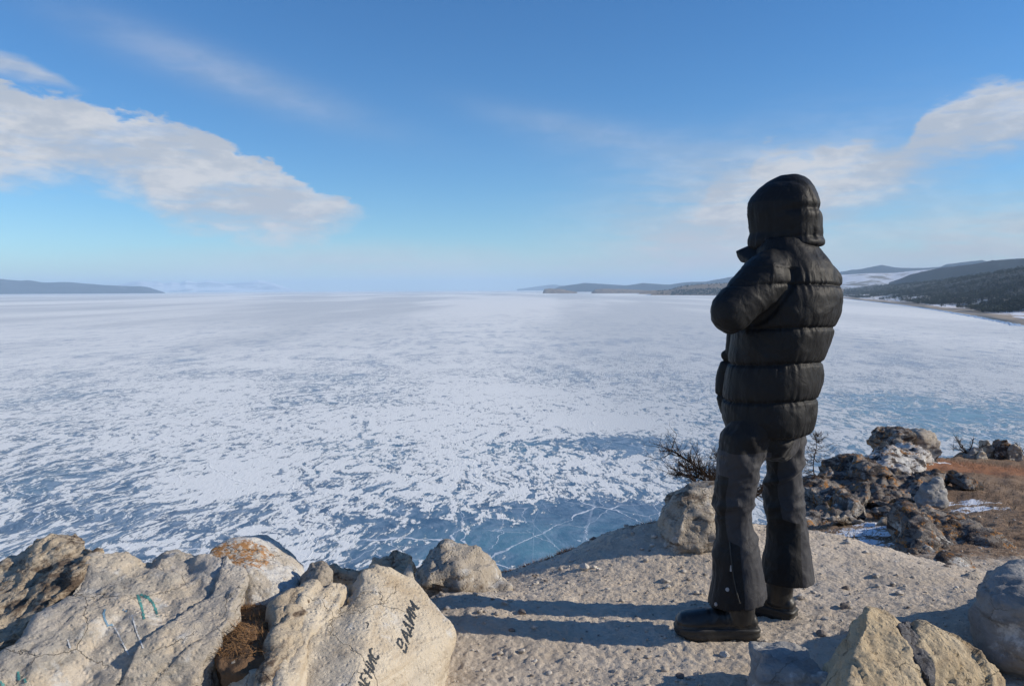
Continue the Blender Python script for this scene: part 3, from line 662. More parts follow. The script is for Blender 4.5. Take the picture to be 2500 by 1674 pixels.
def rock_shape(me, amp=1., facet=.02, fsc=5., strat=(0, 0, 0), sstr=.012, ssc=(6, 6, 26), seed=1, rough=.006, rmask=None):
    v = get_v(me); n = get_n(me); Q = v@rotm(*strat)
    Rf = rotm(.6+seed, .9, .4+seed*.3); Qf = (v+np.stack([fbm(v*3, 2, seed+70+i) for i in range(3)], 1)*.03)@Rf
    d = facet*(tet(Qf*fsc*.8, seed+1)*1.5+tet(Qf[:, [1, 2, 0]]*fsc*1.9+3.3, seed+2)*.75+tet(Qf[:, [2, 0, 1]]*fsc*4.3+7.7, seed+3)*.36+tet(Qf*fsc*9.1+1.7, seed+4)*.17+tet(Qf[:, [1, 0, 2]]*fsc*17+5.1, seed+5)*.08)
    wob = v+np.stack([fbm(v*4, 3, seed+75+i) for i in range(3)], 1)*.08
    off, f1, f2, cid = worley((wob@rotm(*strat))*np.array([1, 1, 1.9])*fsc*.55, seed+1)
    cm = np.clip(fbm(v*3.5, 2, seed+6)*3+.3, 0, 1)
    d = d-facet*.32*np.clip(1-(f2-f1)/.03, 0, 1)*cm
    st = ridged(Q*np.array(ssc), 4, seed+5, .55)
    tt = Q[:, 2]*ssc[2]*.55+tet(Q*3.1, seed+8)*.9; fr_ = tt-np.floor(tt)
    stp = (_h(np.floor(tt).astype(np.int64), np.floor(tt).astype(np.int64)*0, np.floor(tt).astype(np.int64)*0, seed+9)*2-1)-.7*np.clip(1-fr_/.12, 0, 1)
    m_ = 1. if rmask is None else rmask(v, n)
    d = d*(.30+.70*m_)+(sstr*.8*st+sstr*1.0*stp)*m_
    d += fbm(v*6, 4, seed+11)*.010*amp+fbm(v*26, 4, seed+12, .6)*rough*1.4*(.4+.6*m_)
    v2 = v+n*(d*amp)[:, None]; set_v(me, v2); return me
def rock(name, hulls, mat, label, vox=.012, parent=None, cat='rock', sm=1, group=None, **kw):
    pts = [[p if isinstance(p, np.ndarray) else W(*p) for p in h] for h in hulls]
    me = remesh(hull_mesh(pts), vox, sm); rock_shape(me, **kw); me.name = name
    o = link(name, me, mat, parent)
    if parent is None: tag(o, label, cat, group)
    return o
def pb(poly, y1, dy, drop=None, shrink=.93):
    """outline in photo pixels seen at distance y1, repeated dy behind with the rear a little smaller"""
    cx = sum(p[0] for p in poly)/len(poly)
    o_ = [(p[0], p[1], p[2] if len(p) > 2 else y1) for p in poly]
    back = []
    for p in o_:
        q = W(*p); c0 = W(cx, p[1], p[2]); q = c0+(q-c0)*shrink; q[1] += dy; q[2] -= .03+.12*dy; back.append(q)
    return o_+[np.array(q) for q in back]

m_cream = rock_mat('pale_cream_stone', (.52, .435, .32), (.62, .545, .43), (.46, .37, .26), (.27, .19, .12), (.66, .78), white=.25, bstr=.7, grey=.25)
m_left = rock_mat('cream_grey_stone', (.51, .425, .315), (.62, .55, .455), (.36, .335, .29), (.24, .18, .12), (.62, .78), white=.35, strat=(0, R(40), 0), bstr=.8, grey=.4)
m_crag = rock_mat('brown_crusted_stone', (.42, .33, .225), (.56, .475, .355), (.30, .23, .16), (.12, .085, .06), (.50, .64), strat=(0, R(45), 0), bstr=1.)
m_lich = rock_mat('stone_with_orange_lichen', (.47, .41, .33), (.55, .50, .43), (.42, .37, .30), (.3, .24, .18), (.66, .8), lichen=.85, lich_pos=(W(560, 1360, 3.0), .26), white=.6)
m_tan = rock_mat('tan_grey_stone', (.36, .31, .25), (.46, .41, .34), (.28, .24, .19), (.15, .115, .085), (.52, .66), strat=(0, R(20), 0), white=.25, bstr=.9)
m_ochre = rock_mat('ochre_stone', (.47, .37, .235), (.58, .48, .33), (.36, .27, .17), (.20, .14, .09), (.60, .72), strat=(R(20), R(-35), 0), bstr=.9)
m_wild = rock_mat('lichened_crag', (.15, .13, .115), (.29, .26, .225), (.13, .095, .07), (.06, .042, .034), (.48, .60), lichen=.62, white=.30, bstr=1., strat=(0, R(30), 0), dark=(.53, .60))  # base tones lowered so the colour carries some of the crags' shade
m_greyb = rock_mat('grey_boulder', (.24, .23, .22), (.36, .35, .33), (.19, .185, .18), (.18, .17, .16), (.62, .75), white=.2, strat=(0, R(70), 0), bstr=.5)
m_slate = rock_mat('dark_slate', (.10, .10, .105), (.16, .155, .16), (.08, .08, .085), (.05, .05, .055), (.55, .7), bstr=.8, strat=(0, R(-30), 0))

# --- big pale outcrop at the left
left = empty('rock_outcrop', W(300, 1600, 2.6)); tag(left, 'large cream rock outcrop at the left edge with green paint marks', 'rock')
B = 2100
rock('block', [[(-260, 1560, 2.75), (-60, 1490, 2.8), (0, 1440, 2.8), (60, 1400, 2.85), (98, 1328, 2.9), (150, 1316, 2.9), (205, 1316, 2.9), (246, 1346, 2.8), (150, 1450, 2.55), (0, 1590, 2.3), (-300, 1800, 2.1), (-300, B, 2.6), (120, B, 2.5), (230, 1400, 3.3), (100, 1350, 3.4), (-60, 1500, 3.4), (-200, B, 3.4), (250, B, 3.3)]],
     m_crag, '', parent=left, seed=11, vox=.009, sm=1, facet=.030, fsc=5, strat=(0, R(-42), 0), sstr=.022, ssc=(4, 4, 22), rough=.008)
rock('block', [[(236, 1352, 2.78), (270, 1345, 2.82), (303, 1352, 2.86), (336, 1378, 2.86), (362, 1380, 2.86), (300, 1420, 2.68), (140, 1475, 2.48), (0, 1620, 2.25), (-100, 1750, 2.1), (0, B, 2.0), (490, B, 2.1), (508, 1600, 2.38), (524, 1520, 2.52), (500, 1430, 2.72), (300, 1450, 3.4), (500, 1450, 3.3), (500, B, 3.3), (0, B, 3.3)],
              [(358, 1378, 2.85), (398, 1351, 2.9), (430, 1341, 2.93), (470, 1343, 2.95), (500, 1346, 2.93), (560, 1374, 2.87), (606, 1402, 2.8), (600, 1426, 2.72), (570, 1450, 2.66), (530, 1520, 2.52), (510, 1600, 2.38), (500, B, 2.15), (300, B, 2.1), (300, 1500, 2.55), (430, 1380, 3.3), (600, 1440, 3.2), (560, B, 3.2), (300, B, 3.2)]],
     m_left, '', parent=left, seed=23, vox=.009, sm=1, facet=.027, fsc=3.8, strat=(0, R(-50), 0), sstr=.010, ssc=(4, 4, 18), rough=.006)
# lichened boulder behind it
rock('rock', [pb([(497, 1352, 3.0), (520, 1330, 3.05), (548, 1318, 3.1), (575, 1313, 3.1), (605, 1313, 3.12), (640, 1331, 3.1), (668, 1358, 3.08), (693, 1388, 3.05), (712, 1412, 3.0), (722, 1437, 2.95), (700, 1470, 2.85), (620, 1480, 2.8), (540, 1480, 2.85), (500, 1460, 2.95), (610, 1400, 2.86), (560, B, 2.9), (700, B, 2.9)], 3, .25)],
     m_lich, 'rounded pale boulder spotted with orange lichen behind the large cream outcrop', seed=31, facet=.012, fsc=4, sstr=.005, rough=.004)
# striated slabs between the outcrop and the inscribed rock
rock('rock', [[(738, 1440, 2.86), (752, 1400, 2.88), (775, 1375, 2.9), (790, 1376, 2.9), (812, 1392, 2.92), (806, 1430, 2.86), (780, 1440, 2.82), (740, 1600, 2.7), (800, 1600, 2.7), (785, 1385, 3.1), (800, B, 3.0), (740, B, 3.0), (745, 1420, 3.1)]],
     m_tan, 'small upright striated spike of grey rock between two slabs', vox=.006, seed=33, facet=.016, fsc=8, sstr=.006, strat=(0, R(-78), 0), ssc=(8, 8, 40))
slab = empty('rock_slabs', W(720, 1560, 2.6)); tag(slab, 'tilted cream slabs beside the hollow of brown dry grass', 'rock')
rock('slab', [[(676, 1490, 2.66), (690, 1455, 2.70), (722, 1437, 2.74), (742, 1445, 2.74), (748, 1480, 2.66), (735, 1560, 2.5), (690, 1640, 2.35), (640, 1720, 2.2), (670, 1640, 2.36), (676, 1570, 2.5), (660, B, 2.2), (760, B, 2.2), (730, 1460, 3.0), (750, 1600, 3.0), (700, B, 3.0)]],
     m_crag, '', parent=slab, vox=.008, seed=41, facet=.022, fsc=6, sstr=.010, strat=(0, R(-62), 0), ssc=(5, 5, 24))
rock('slab', [[(735, 1440, 2.76), (760, 1425, 2.8), (790, 1428, 2.8), (788, 1470, 2.7), (765, 1560, 2.52), (715, 1650, 2.34), (660, 1760, 2.15), (700, B, 2.1), (800, B, 2.2), (770, 1600, 2.5), (745, 1480, 2.7), (770, 1430, 3.1), (800, B, 3.0)],
              [(786, 1440, 2.76), (800, 1428, 2.8), (830, 1418, 2.84), (848, 1432, 2.84), (840, 1460, 2.76), (800, 1560, 2.56), (775, 1570, 2.54), (765, 1560, 2.56), (790, 1480, 2.68), (820, 1425, 3.1), (840, B, 3.0), (740, B, 2.3)]],
     m_cream, '', parent=slab, vox=.008, seed=43, facet=.016, fsc=6, sstr=.010, strat=(0, R(-62), 0), ssc=(5, 5, 22), rough=.004)
# inscribed rock
insc = empty('inscribed_rock', W(930, 1560, 2.7)); tag(insc, 'pale wedge-shaped rock with black hand-painted names on its smooth face', 'rock')
def crag_side(v, n):     # rough broken face on the left, smooth cleavage face on the right
    s_ = n[:, 0]*.62-n[:, 1]*.45+n[:, 2]*.62; return 1/(1+np.exp((s_-.30)*9))
face = [(902, 1392, 2.94), (930, 1383, 2.98), (950, 1385, 3.0), (985, 1400, 3.05), (1012, 1412, 3.06), (1045, 1450, 3.02), (1072, 1482, 2.98), (1100, 1520, 2.93), (1112, 1550, 2.89), (1092, 1600, 2.8), (1060, 1640, 2.72), (1030, 1700, 2.62), (1000, B, 2.4), (880, B, 2.12), (865, 1674, 2.34), (895, 1560, 2.56), (905, 1450, 2.8)]
rock('boulder', [face+[(860, 1440, 2.84), (838, 1480, 2.74), (800, 1560, 2.56), (775, 1610, 2.48), (700, 1700, 2.32), (640, 1800, 2.2), (760, B, 2.05), (900, 1420, 3.15), (1000, 1430, 3.3), (1090, 1560, 3.1), (1000, B, 3.0), (700, B, 2.9), (800, 1600, 2.9)]],
     m_cream, '', parent=insc, vox=.009, seed=55, facet=.020, fsc=6.5, strat=(0, R(-62), 0), sstr=.020, ssc=(5, 5, 20), rough=.007, rmask=crag_side)
# dark crest behind the inscribed rock
rock('rock', [[(805, 1433, 3.35), (812, 1391, 3.35), (850, 1383, 3.35), (905, 1383, 3.3), (930, 1433, 3.2), (800, 1600, 3.2), (930, 1700, 3.2), (810, 1393, 3.6), (920, 1388, 3.6), (900, 1700, 3.6)],
              [(895, 1393, 3.35), (912, 1361, 3.38), (950, 1351, 3.4), (985, 1359, 3.4), (1000, 1373, 3.38), (1012, 1403, 3.3), (960, 1413, 3.25), (900, 1600, 3.2), (1010, 1600, 3.3), (920, 1365, 3.7), (995, 1373, 3.7), (1000, 1600, 3.7), (900, 1600, 3.7)]],
     m_crag, 'low dark brown crest of rock behind the inscribed one', vox=.010, seed=61, facet=.022, fsc=6, sstr=.014, strat=(0, R(-60), 0))
rock('rock', [[(978, 1405, 3.22), (998, 1372, 3.26), (1006, 1380, 3.26), (1016, 1415, 3.2), (990, 1440, 3.15), (1020, 1460, 3.15), (1000, 1378, 3.34), (1012, 1450, 3.3), (985, 1450, 3.3)]],
     m_cream, 'small cream wedge of stone standing at the right end of the dark crest', vox=.007, seed=63, facet=.004, fsc=8, sstr=.002, rough=.002)
# pyramid rock at the cliff edge
rock('rock', [[(1003, 1385, 3.97), (1020, 1360, 4.00), (1068, 1316, 4.07), (1085, 1314, 4.08), (1112, 1326, 4.08), (1160, 1346, 4.08), (1196, 1380, 4.07), (1215, 1412, 4.04), (1250, 1430, 3.94), (1230, 1450, 3.84), (1130, 1440, 3.77), (1040, 1420, 3.77), (1000, 1450, 3.82), (1110, 1385, 3.86),
               (1000, 1600, 3.82), (1240, 1600, 3.87), (1080, 1325, 4.37), (1190, 1390, 4.42), (1240, 1500, 4.42), (1000, 1500, 4.42)]],
     m_tan, 'pointed grey-white rock standing on the cliff edge above the ice', vox=.011, seed=71, facet=.028, fsc=5, sstr=.014, strat=(R(20), R(40), 0), ssc=(5, 5, 16))
# rock where the shrub grows
rock('rock', [[(1606, 1300, 4.35), (1610, 1258, 4.4), (1632, 1232, 4.4), (1662, 1205, 4.4), (1700, 1190, 4.42), (1750, 1188, 4.45), (1768, 1205, 4.5), (1778, 1300, 4.4), (1755, 1338, 4.17), (1700, 1342, 4.15), (1650, 1342, 4.15), (1612, 1330, 4.22), (1740, 1250, 4.25), (1665, 1270, 4.2),
               (1612, 1500, 4.28), (1770, 1500, 4.28), (1660, 1215, 4.85), (1765, 1215, 5.0), (1775, 1400, 5.0), (1640, 1400, 4.9)]],
     m_tan, 'weathered grey rock at the cliff edge beside the bare shrub', vox=.013, seed=83, facet=.034, fsc=4.2, sstr=.014, strat=(R(80), R(10), 0), ssc=(4, 4, 16))
rock('rock', [[(1470, 1312, 4.73), (1490, 1292, 4.78), (1520, 1288, 4.78), (1545, 1290, 4.78), (1566, 1300, 4.78), (1560, 1315, 4.68), (1490, 1325, 4.63), (1480, 1330, 4.98), (1550, 1320, 4.98), (1530, 1290, 4.93), (1520, 1350, 4.78)]],
     rock_mat('lichened_edge_stone', (.40, .33, .26), (.50, .45, .38), (.3, .24, .18), (.16, .11, .07), (.5, .62), lichen=1., lich_pos=(W(1505, 1297, 4.76), .12)), 'low stone with orange lichen on the edge above the shaded bank', vox=.01, seed=85, facet=.010, fsc=7)
# foreground rocks bottom right
pk = empty('peaked_rock', W(2200, 1640, 2.5)); tag(pk, 'peaked ochre rock with a dark slate band in the lower right foreground', 'rock')
rock('boulder', [[(2098, 1530, 2.52), (2118, 1484, 2.56), (2124, 1484, 2.57), (2150, 1500, 2.55), (2175, 1520, 2.52), (2195, 1545, 2.5), (2225, 1600, 2.42), (2270, 1680, 2.3), (2100, 1600, 2.36), (2075, 1660, 2.24), (2060, 1740, 2.16), (2260, B, 2.1), (2000, B, 2.2), (2010, 1610, 2.62), (2040, 1580, 2.62), (1985, 1670, 2.6), (2125, 1495, 2.72), (2250, 1600, 2.9), (2000, 1700, 2.95), (2250, B, 2.9)],
                 [(2232, 1540, 2.58), (2245, 1528, 2.6), (2262, 1532, 2.6), (2290, 1560, 2.58), (2340, 1590, 2.56), (2390, 1615, 2.54), (2430, 1650, 2.5), (2460, 1690, 2.46), (2500, 1760, 2.4), (2480, B, 2.2), (2240, B, 2.12), (2230, 1640, 2.38), (2290, 1600, 2.44), (2250, 1550, 2.85), (2400, 1640, 2.9), (2450, B, 2.8), (2240, B, 2.8)]],
     m_ochre, '', parent=pk, vox=.008, seed=93, facet=.020, fsc=6, sstr=.010, strat=(R(20), R(-35), 0), ssc=(5, 5, 22), rough=.006)
rock('slate_band', [[(2186, 1512, 2.60), (2215, 1506, 2.62), (2235, 1522, 2.61), (2246, 1545, 2.57), (2262, 1600, 2.46), (2284, 1645, 2.37), (2288, 1660, 2.33), (2270, 1662, 2.31), (2235, 1610, 2.38), (2205, 1560, 2.47), (2190, 1525, 2.54), (2260, B, 2.4), (2220, 1540, 2.8), (2270, 1650, 2.7)]],
     m_slate, '', parent=pk, vox=.007, seed=95, facet=.016, fsc=9, sstr=.008, strat=(0, R(-40), 0), rough=.005)
rock('rock', [pb([(1868, 1600, 2.62), (1876, 1594, 2.64), (1895, 1612, 2.6), (1950, 1600, 2.66), (1980, 1610, 2.66), (2010, 1612, 2.66), (2030, 1660, 2.55), (2030, 1800, 2.5), (1865, 1800, 2.5), (1862, 1640, 2.58)], 2.6, .22)],
     m_greyb, 'low grey slab at the bottom edge left of the peaked ochre rock', vox=.008, seed=97, facet=.020, fsc=5, sstr=.010, rough=.005)
rock('boulder', [[(2394, 1500, 2.92), (2398, 1450, 2.96), (2410, 1410, 3.0), (2440, 1394, 3.02), (2470, 1390, 3.04), (2520, 1380, 3.06), (2620, 1370, 3.05), (2760, 1420, 3.0), (2800, 1560, 2.9), (2420, 1560, 2.82), (2450, 1610, 2.78), (2520, 1640, 2.72), (2700, 1680, 2.7), (2440, 1480, 2.8), (2600, 1500, 2.6), (2450, 1800, 2.9), (2700, 1800, 2.9), (2440, 1410, 3.4), (2700, 1400, 3.6), (2420, 1560, 3.4), (2750, 1600, 3.6)]],
     m_greyb, 'big rounded grey boulder cut by the right edge of the picture', cat='boulder', vox=.012, seed=101, facet=.030, fsc=2.6, sstr=.012, rough=.007, sm=3)
# middle distance, right
rock('rock', [[(2186, 1300, 5.9), (2190, 1262, 6.0), (2205, 1240, 6.1), (2215, 1238, 6.1), (2250, 1262, 5.9), (2285, 1310, 5.6), (2295, 1340, 5.45), (2290, 1390, 5.2), (2230, 1385, 5.3), (2185, 1370, 5.6), (2240, 1300, 5.6), (2210, 1250, 6.5), (2280, 1350, 6.3), (2190, 1400, 6.3), (2300, 1450, 5.6), (2190, 1450, 5.5)],
              [(2222, 1238, 6.35), (2265, 1228, 6.5), (2310, 1236, 6.5), (2350, 1255, 6.4), (2380, 1275, 6.3), (2360, 1320, 5.9), (2300, 1310, 5.9), (2250, 1300, 6.0), (2260, 1240, 7), (2370, 1280, 7), (2250, 1400, 6.2), (2380, 1400, 6.2)],
              [(2330, 1325, 5.7), (2360, 1308, 5.8), (2400, 1300, 6.0), (2440, 1330, 5.9), (2460, 1345, 5.7), (2480, 1375, 5.4), (2400, 1370, 5.4), (2340, 1350, 5.5), (2380, 1310, 6.4), (2470, 1370, 6.2), (2360, 1450, 5.6), (2480, 1450, 5.6)],
              [(2200, 1340, 5.75), (2230, 1290, 5.9), (2330, 1270, 6.1), (2420, 1310, 6.0), (2450, 1370, 5.6), (2300, 1380, 5.35), (2300, 1300, 6.5), (2400, 1330, 6.4), (2230, 1450, 5.6), (2420, 1450, 5.6)]],
     m_wild, 'large jagged rock blotched orange and white beyond the gully on the right', vox=.018, seed=111, facet=.050, fsc=3.2, sstr=.030, ssc=(3, 3, 12), strat=(0, R(35), 0), rough=.012)
rock('rock', [[(2288, 1378, 4.5), (2300, 1350, 4.6), (2325, 1345, 4.65), (2350, 1360, 4.6), (2375, 1385, 4.5), (2370, 1402, 4.35), (2320, 1400, 4.3), (2290, 1395, 4.4), (2320, 1420, 4.3), (2310, 1355, 4.95), (2370, 1395, 4.9), (2300, 1450, 4.6), (2380, 1440, 4.6)]],
     m_wild, 'small spiky stone with one orange lichen patch where the dirt meets the gully', vox=.010, seed=113, facet=.022, fsc=7, sstr=.012, rough=.006)
rock('rock', [[(2340, 1412, 4.0), (2370, 1396, 4.05), (2383, 1388, 4.1), (2390, 1400, 4.08), (2394, 1424, 3.95), (2360, 1424, 3.92), (2340, 1430, 3.95), (2380, 1395, 4.2), (2392, 1430, 4.15), (2350, 1430, 4.15)]],
     m_tan, 'small triangular stone on the dirt left of the big grey boulder', vox=.006, seed=115, facet=.006, fsc=9, sstr=.003, rough=.003)
cr = empty('rock_outcrop', W(2060, 1250, 9)); tag(cr, 'dark ragged crag with rusty lichen at the cliff edge right of the person', 'rock')
rock('crag', [[(1920, 1300, 8.2), (1945, 1220, 9), (1975, 1170, 9.2), (2010, 1140, 9.4), (2060, 1125, 9.8), (2110, 1122, 10.2), (2140, 1130, 10), (2150, 1170, 9.2), (2130, 1210, 8.8), (2060, 1240, 8.4), (2000, 1250, 8.2), (1960, 1260, 8.2), (1980, 1180, 10.4), (2110, 1150, 11.2), (2100, 1350, 9.5), (1940, 1350, 9)],
              [(1935, 1300, 7.4), (1945, 1265, 7.8), (1975, 1212, 8.2), (2010, 1200, 8.2), (2050, 1200, 8.2), (2100, 1200, 8.2), (2115, 1178, 8.3), (2125, 1215, 8.0), (2100, 1260, 7.6), (2060, 1280, 7.3), (1990, 1295, 7.2), (1950, 1330, 7.2), (2080, 1350, 7.4), (1990, 1230, 9), (2110, 1240, 9)],
              [(1935, 1310, 7.7), (1950, 1245, 8.4), (2000, 1192, 9), (2100, 1168, 9.6), (2240, 1150, 10), (2290, 1172, 9.6), (2270, 1205, 8.7), (2170, 1235, 8.2), (2090, 1262, 7.7), (2010, 1290, 7.4), (2000, 1400, 8), (2200, 1400, 8.8), (1950, 1400, 9), (2260, 1300, 9.6)]],
     m_wild, '', parent=cr, vox=.024, seed=121, facet=.085, fsc=2.2, sstr=.05, ssc=(2, 2, 8), strat=(0, R(-62), 0), rough=.022, amp=1.05)
rock('crag', [[(2100, 1180, 9.6), (2120, 1120, 10.4), (2145, 1110, 10.6), (2180, 1095, 10.8), (2240, 1095, 10.9), (2262, 1110, 10.8), (2262, 1140, 10.4), (2200, 1165, 9.8), (2150, 1190, 9.4), (2180, 1110, 12), (2260, 1130, 12), (2150, 1250, 10), (2260, 1220, 11)]],
     rock_mat('whitish_crag', (.34, .32, .30), (.50, .48, .46), (.25, .22, .20), (.07, .05, .04), (.50, .62), lichen=.5, white=.8, bstr=1., dark=(.52, .6)), '', parent=cr, vox=.024, seed=123, facet=.07, fsc=2.4, sstr=.04, ssc=(2, 2, 8), rough=.02)
rock('crag', [[(2090, 1230, 8.6), (2130, 1195, 8.9), (2180, 1180, 9.2), (2260, 1160, 9.4), (2310, 1165, 9.2), (2300, 1200, 8.6), (2260, 1215, 8.2), (2240, 1235, 7.9), (2210, 1230, 8.0), (2120, 1225, 8.1), (2180, 1280, 8.3), (2290, 1190, 9.9), (2250, 1300, 8.5)]],
     m_wild, '', parent=cr, vox=.022, seed=125, facet=.09, fsc=2.4, sstr=.05, ssc=(2, 2, 8), strat=(0, R(-30), 0), rough=.02)
rock('rock', [pb([(2178, 1100, 12), (2176, 1072, 12), (2190, 1054, 12.1), (2212, 1047, 12.2), (2232, 1056, 12.1), (2240, 1080, 12), (2230, 1105, 12), (2225, 1150, 12), (2180, 1150, 12)], 12, .8)],
     m_wild, 'rounded dark brown knob topping the crag at the cliff edge', vox=.022, seed=131, facet=.04, fsc=3, sstr=.03, rough=.015)
rock('rock', [pb([(2236, 1095, 12.3), (2246, 1066, 12.3), (2258, 1054, 12.4), (2275, 1056, 12.4), (2290, 1076, 12.3), (2305, 1100, 12.2), (2290, 1150, 12.2), (2240, 1150, 12.2)], 12.3, .7)],
     m_tan, 'paler knob just right of the rounded dark one at the cliff edge', vox=.022, seed=133, facet=.04, fsc=3, sstr=.02, rough=.012)
# little cairn on the right
Yc_ = 14.2
for i, (poly, lab) in enumerate((([(2408, 1098), (2410, 1074), (2426, 1086), (2430, 1102)], 'thin pointed pale stone in the cluster on the far rim'),
                                 ([(2432, 1102), (2445, 1078), (2458, 1071), (2466, 1086), (2472, 1102)], 'tallest orange-tinged stone in the cluster on the far rim'),
                                 ([(2464, 1104), (2476, 1086), (2490, 1092), (2500, 1106)], 'rightmost low stone of the cluster on the far rim'),
                                 ([(2365, 1108), (2378, 1090), (2400, 1094), (2404, 1110)], 'flat grey stone at the left end of the cluster on the far rim'),
                                 ([(2388, 1112), (2396, 1102), (2408, 1106), (2410, 1116)], 'smallest pale stone lying in front of the cluster on the far rim'))):
    rock('stone', [pb([(a, c_, Yc_-.1*i) for a, c_ in poly]+[(poly[0][0], 1130, Yc_-.1*i), (poly[-1][0], 1130, Yc_-.1*i)], Yc_, .25, shrink=.8)], (m_tan, m_wild, m_tan, m_greyb, m_cream)[i], lab, cat='stone', vox=.012, seed=140+i, facet=.02, fsc=6, sstr=.008, rough=.006, group='stones piled on the far rim')
# small boulders scattered through the gully and on the slope
gul = [(2150, 1290, 7.0, .09, 1), (2200, 1262, 7.4, .11, 2), (2260, 1240, 7.9, .15, 3), (2340, 1190, 9.2, .13, 0), (2060, 1285, 7.2, .12, 1)]
gl = ['pale stone low in the shaded gully', 'rusty stone in the gully left of the jagged orange-white rock', 'stone with pale top above the jagged orange-white rock', 'lone dark stone on the brown slope', 'small pale stone beside the snow in the gully']
for i, (px, py, Y, s, t) in enumerate(gul):
    c0 = W(px, py, Y); c0[2] = gz1(c0[0], c0[1])+s*.35; r3 = np.random.default_rng(300+i)
    pts = [np.array(c0)+r3.normal(0, 1, 3)/1.0*np.array([s, s, s*.75])*.8 for _ in range(11)]
    me = remesh(hull_mesh([pts]), .015, 1); rock_shape(me, facet=.04, fsc=5, sstr=.02, seed=310+i, rough=.01)
    tag(link('stone', me, (m_wild, m_tan, m_wild, m_greyb)[t]), gl[i], 'stone')

# ---- loose stones on the dirt
m_peb = rock_mat('loose_stone', (.44, .39, .33), (.56, .52, .46), (.36, .31, .26), (.2, .16, .12), (.6, .7), white=.3, bstr=.4)
m_pebd = rock_mat('dark_loose_stone', (.16, .135, .12), (.24, .21, .185), (.12, .10, .09), (.08, .07, .06), (.6, .7), bstr=.4)
def stone_mesh(seed, sub=2):
    bm = bmesh.new(); bmesh.ops.create_icosphere(bm, subdivisions=sub, radius=1); me = bpy.data.meshes.new('stone'); bm.to_mesh(me); bm.free()
    r3 = np.random.default_rng(seed); v = get_v(me); pl = r3.normal(0, 1, (7, 3)); pl /= np.linalg.norm(pl, axis=1)[:, None]
    for q in pl:
        h = r3.uniform(.45, .8); d = v@q-h; v -= np.clip(d, 0, None)[:, None]*q
    v += (fbm(v*2.2, 3, seed)*.12)[:, None]*v; v[:, 2] *= .6; set_v(me, v); return me
spec = [(2062, 1483, 17, 1, 'dark flat stone behind the peaked ochre rock'), (2065, 1437, 12, 1, 'dark stone halfway between the boots and the far edge of the dirt'),
        (2140, 1408, 14, 0, 'orange-tinged stone standing proud near the rim of the dirt'), (2195, 1450, 13, 0, 'pale grey stone level with the trouser hem on the right'),
        (1955, 1457, 13, 0, 'flat stone just right of the far boot'), (2005, 1548, 15, 1, 'elongated dark stone right of the near boot'), (2015, 1512, 13, 0, 'yellowish stone between the far boot and the peaked rock'),
        (1428, 1385, 16, 0, 'light pointed stone at the foot of the shaded bank'), (1310, 1425, 9, 0, 'white stone at the lower limit of the shaded bank'), (1625, 1420, 13, 0, 'stone in the gravel left of the near trouser leg'),
        (1275, 1497, 14, 1, 'dark stone above the cast shadow of the legs'), (1770, 1600, 16, 0, 'stone below the near boot'), (1275, 1590, 11, 0, 'pale stone beneath the end of the cast shadow'), (1500, 1640, 12, 0, 'stone at the bottom centre of the dirt'), (1660, 1650, 13, 1, 'brown stone near the bottom edge below the near boot')]
kinds_s = [stone_mesh(500+i) for i in range(10)]
for i, (px, py, s, t, lab) in enumerate(spec):
    Y = (CAM[2])*F/(py-703); c0 = W(px, py, Y)
    for _ in range(6): z = gz1(c0[0], c0[1]); d = ray(px, py); c0 = CAM+d*((z-CAM[2])/d[2])
    me = kinds_s[i % 10].copy(); me.materials.append(m_pebd if t else m_peb); me.polygons.foreach_set('use_smooth', [False]*len(me.polygons))
    o = bpy.data.objects.new('stone', me); COL.objects.link(o); sc_ = s*c0[1]/F; o.location = (c0[0], c0[1], c0[2]+sc_*.2)
    o.scale = (sc_, sc_*.9, sc_*.9); o.rotation_euler = (0, 0, i*2.1); tag(o, lab, 'stone')
r3 = np.random.default_rng(77); pv_ = []; pf_ = []; pm = []; off = 0
lows = []
for i in range(8):
    me = stone_mesh(600+i, 1); lows.append((get_v(me), np.array([tuple(p.vertices) for p in me.polygons])))
N = 38000; ax = r3.uniform(R(-40), R(42), N); ar = np.exp(r3.uniform(math.log(2.2), math.log(9), N)); X_, Y_ = ar*np.sin(ax), ar*np.cos(ax)
sdv = plan_sd(X_, Y_); keep = sdv < .05; X_, Y_ = X_[keep], Y_[keep]; Z_ = ground_z(X_, Y_)
cl = fbm(np.stack([X_*1.5, Y_*1.5, X_*0], 1), 3, 91)
for i in range(len(X_)):
    s = .0015*math.exp(r3.exponential(.46))*(1+.8*max(0, cl[i])); s = min(s, .017)*(.7+.14*Y_[i])
    if cl[i] < -.25 and s < .006: continue
    v, f = lows[i % 8]; a = r3.uniform(0, 6.28); c0, s0 = math.cos(a), math.sin(a)
    pv_.append(np.stack([(v[:, 0]*c0-v[:, 1]*s0)*s+X_[i], (v[:, 0]*s0+v[:, 1]*c0)*s*.8+Y_[i], v[:, 2]*s+Z_[i]+s*.2], 1)); pf_.append(f+off); off += len(v); pm += [1 if r3.uniform() < .10 else 0]*len(f)
me = mesh_np('gravel', np.concatenate(pv_), np.concatenate(pf_)); o = link('gravel', me, [m_peb, m_pebd], smooth=False); me.polygons.foreach_set('material_index', pm)
tag(o, 'loose gravel strewn over the trampled dirt', 'gravel', kind='stuff')

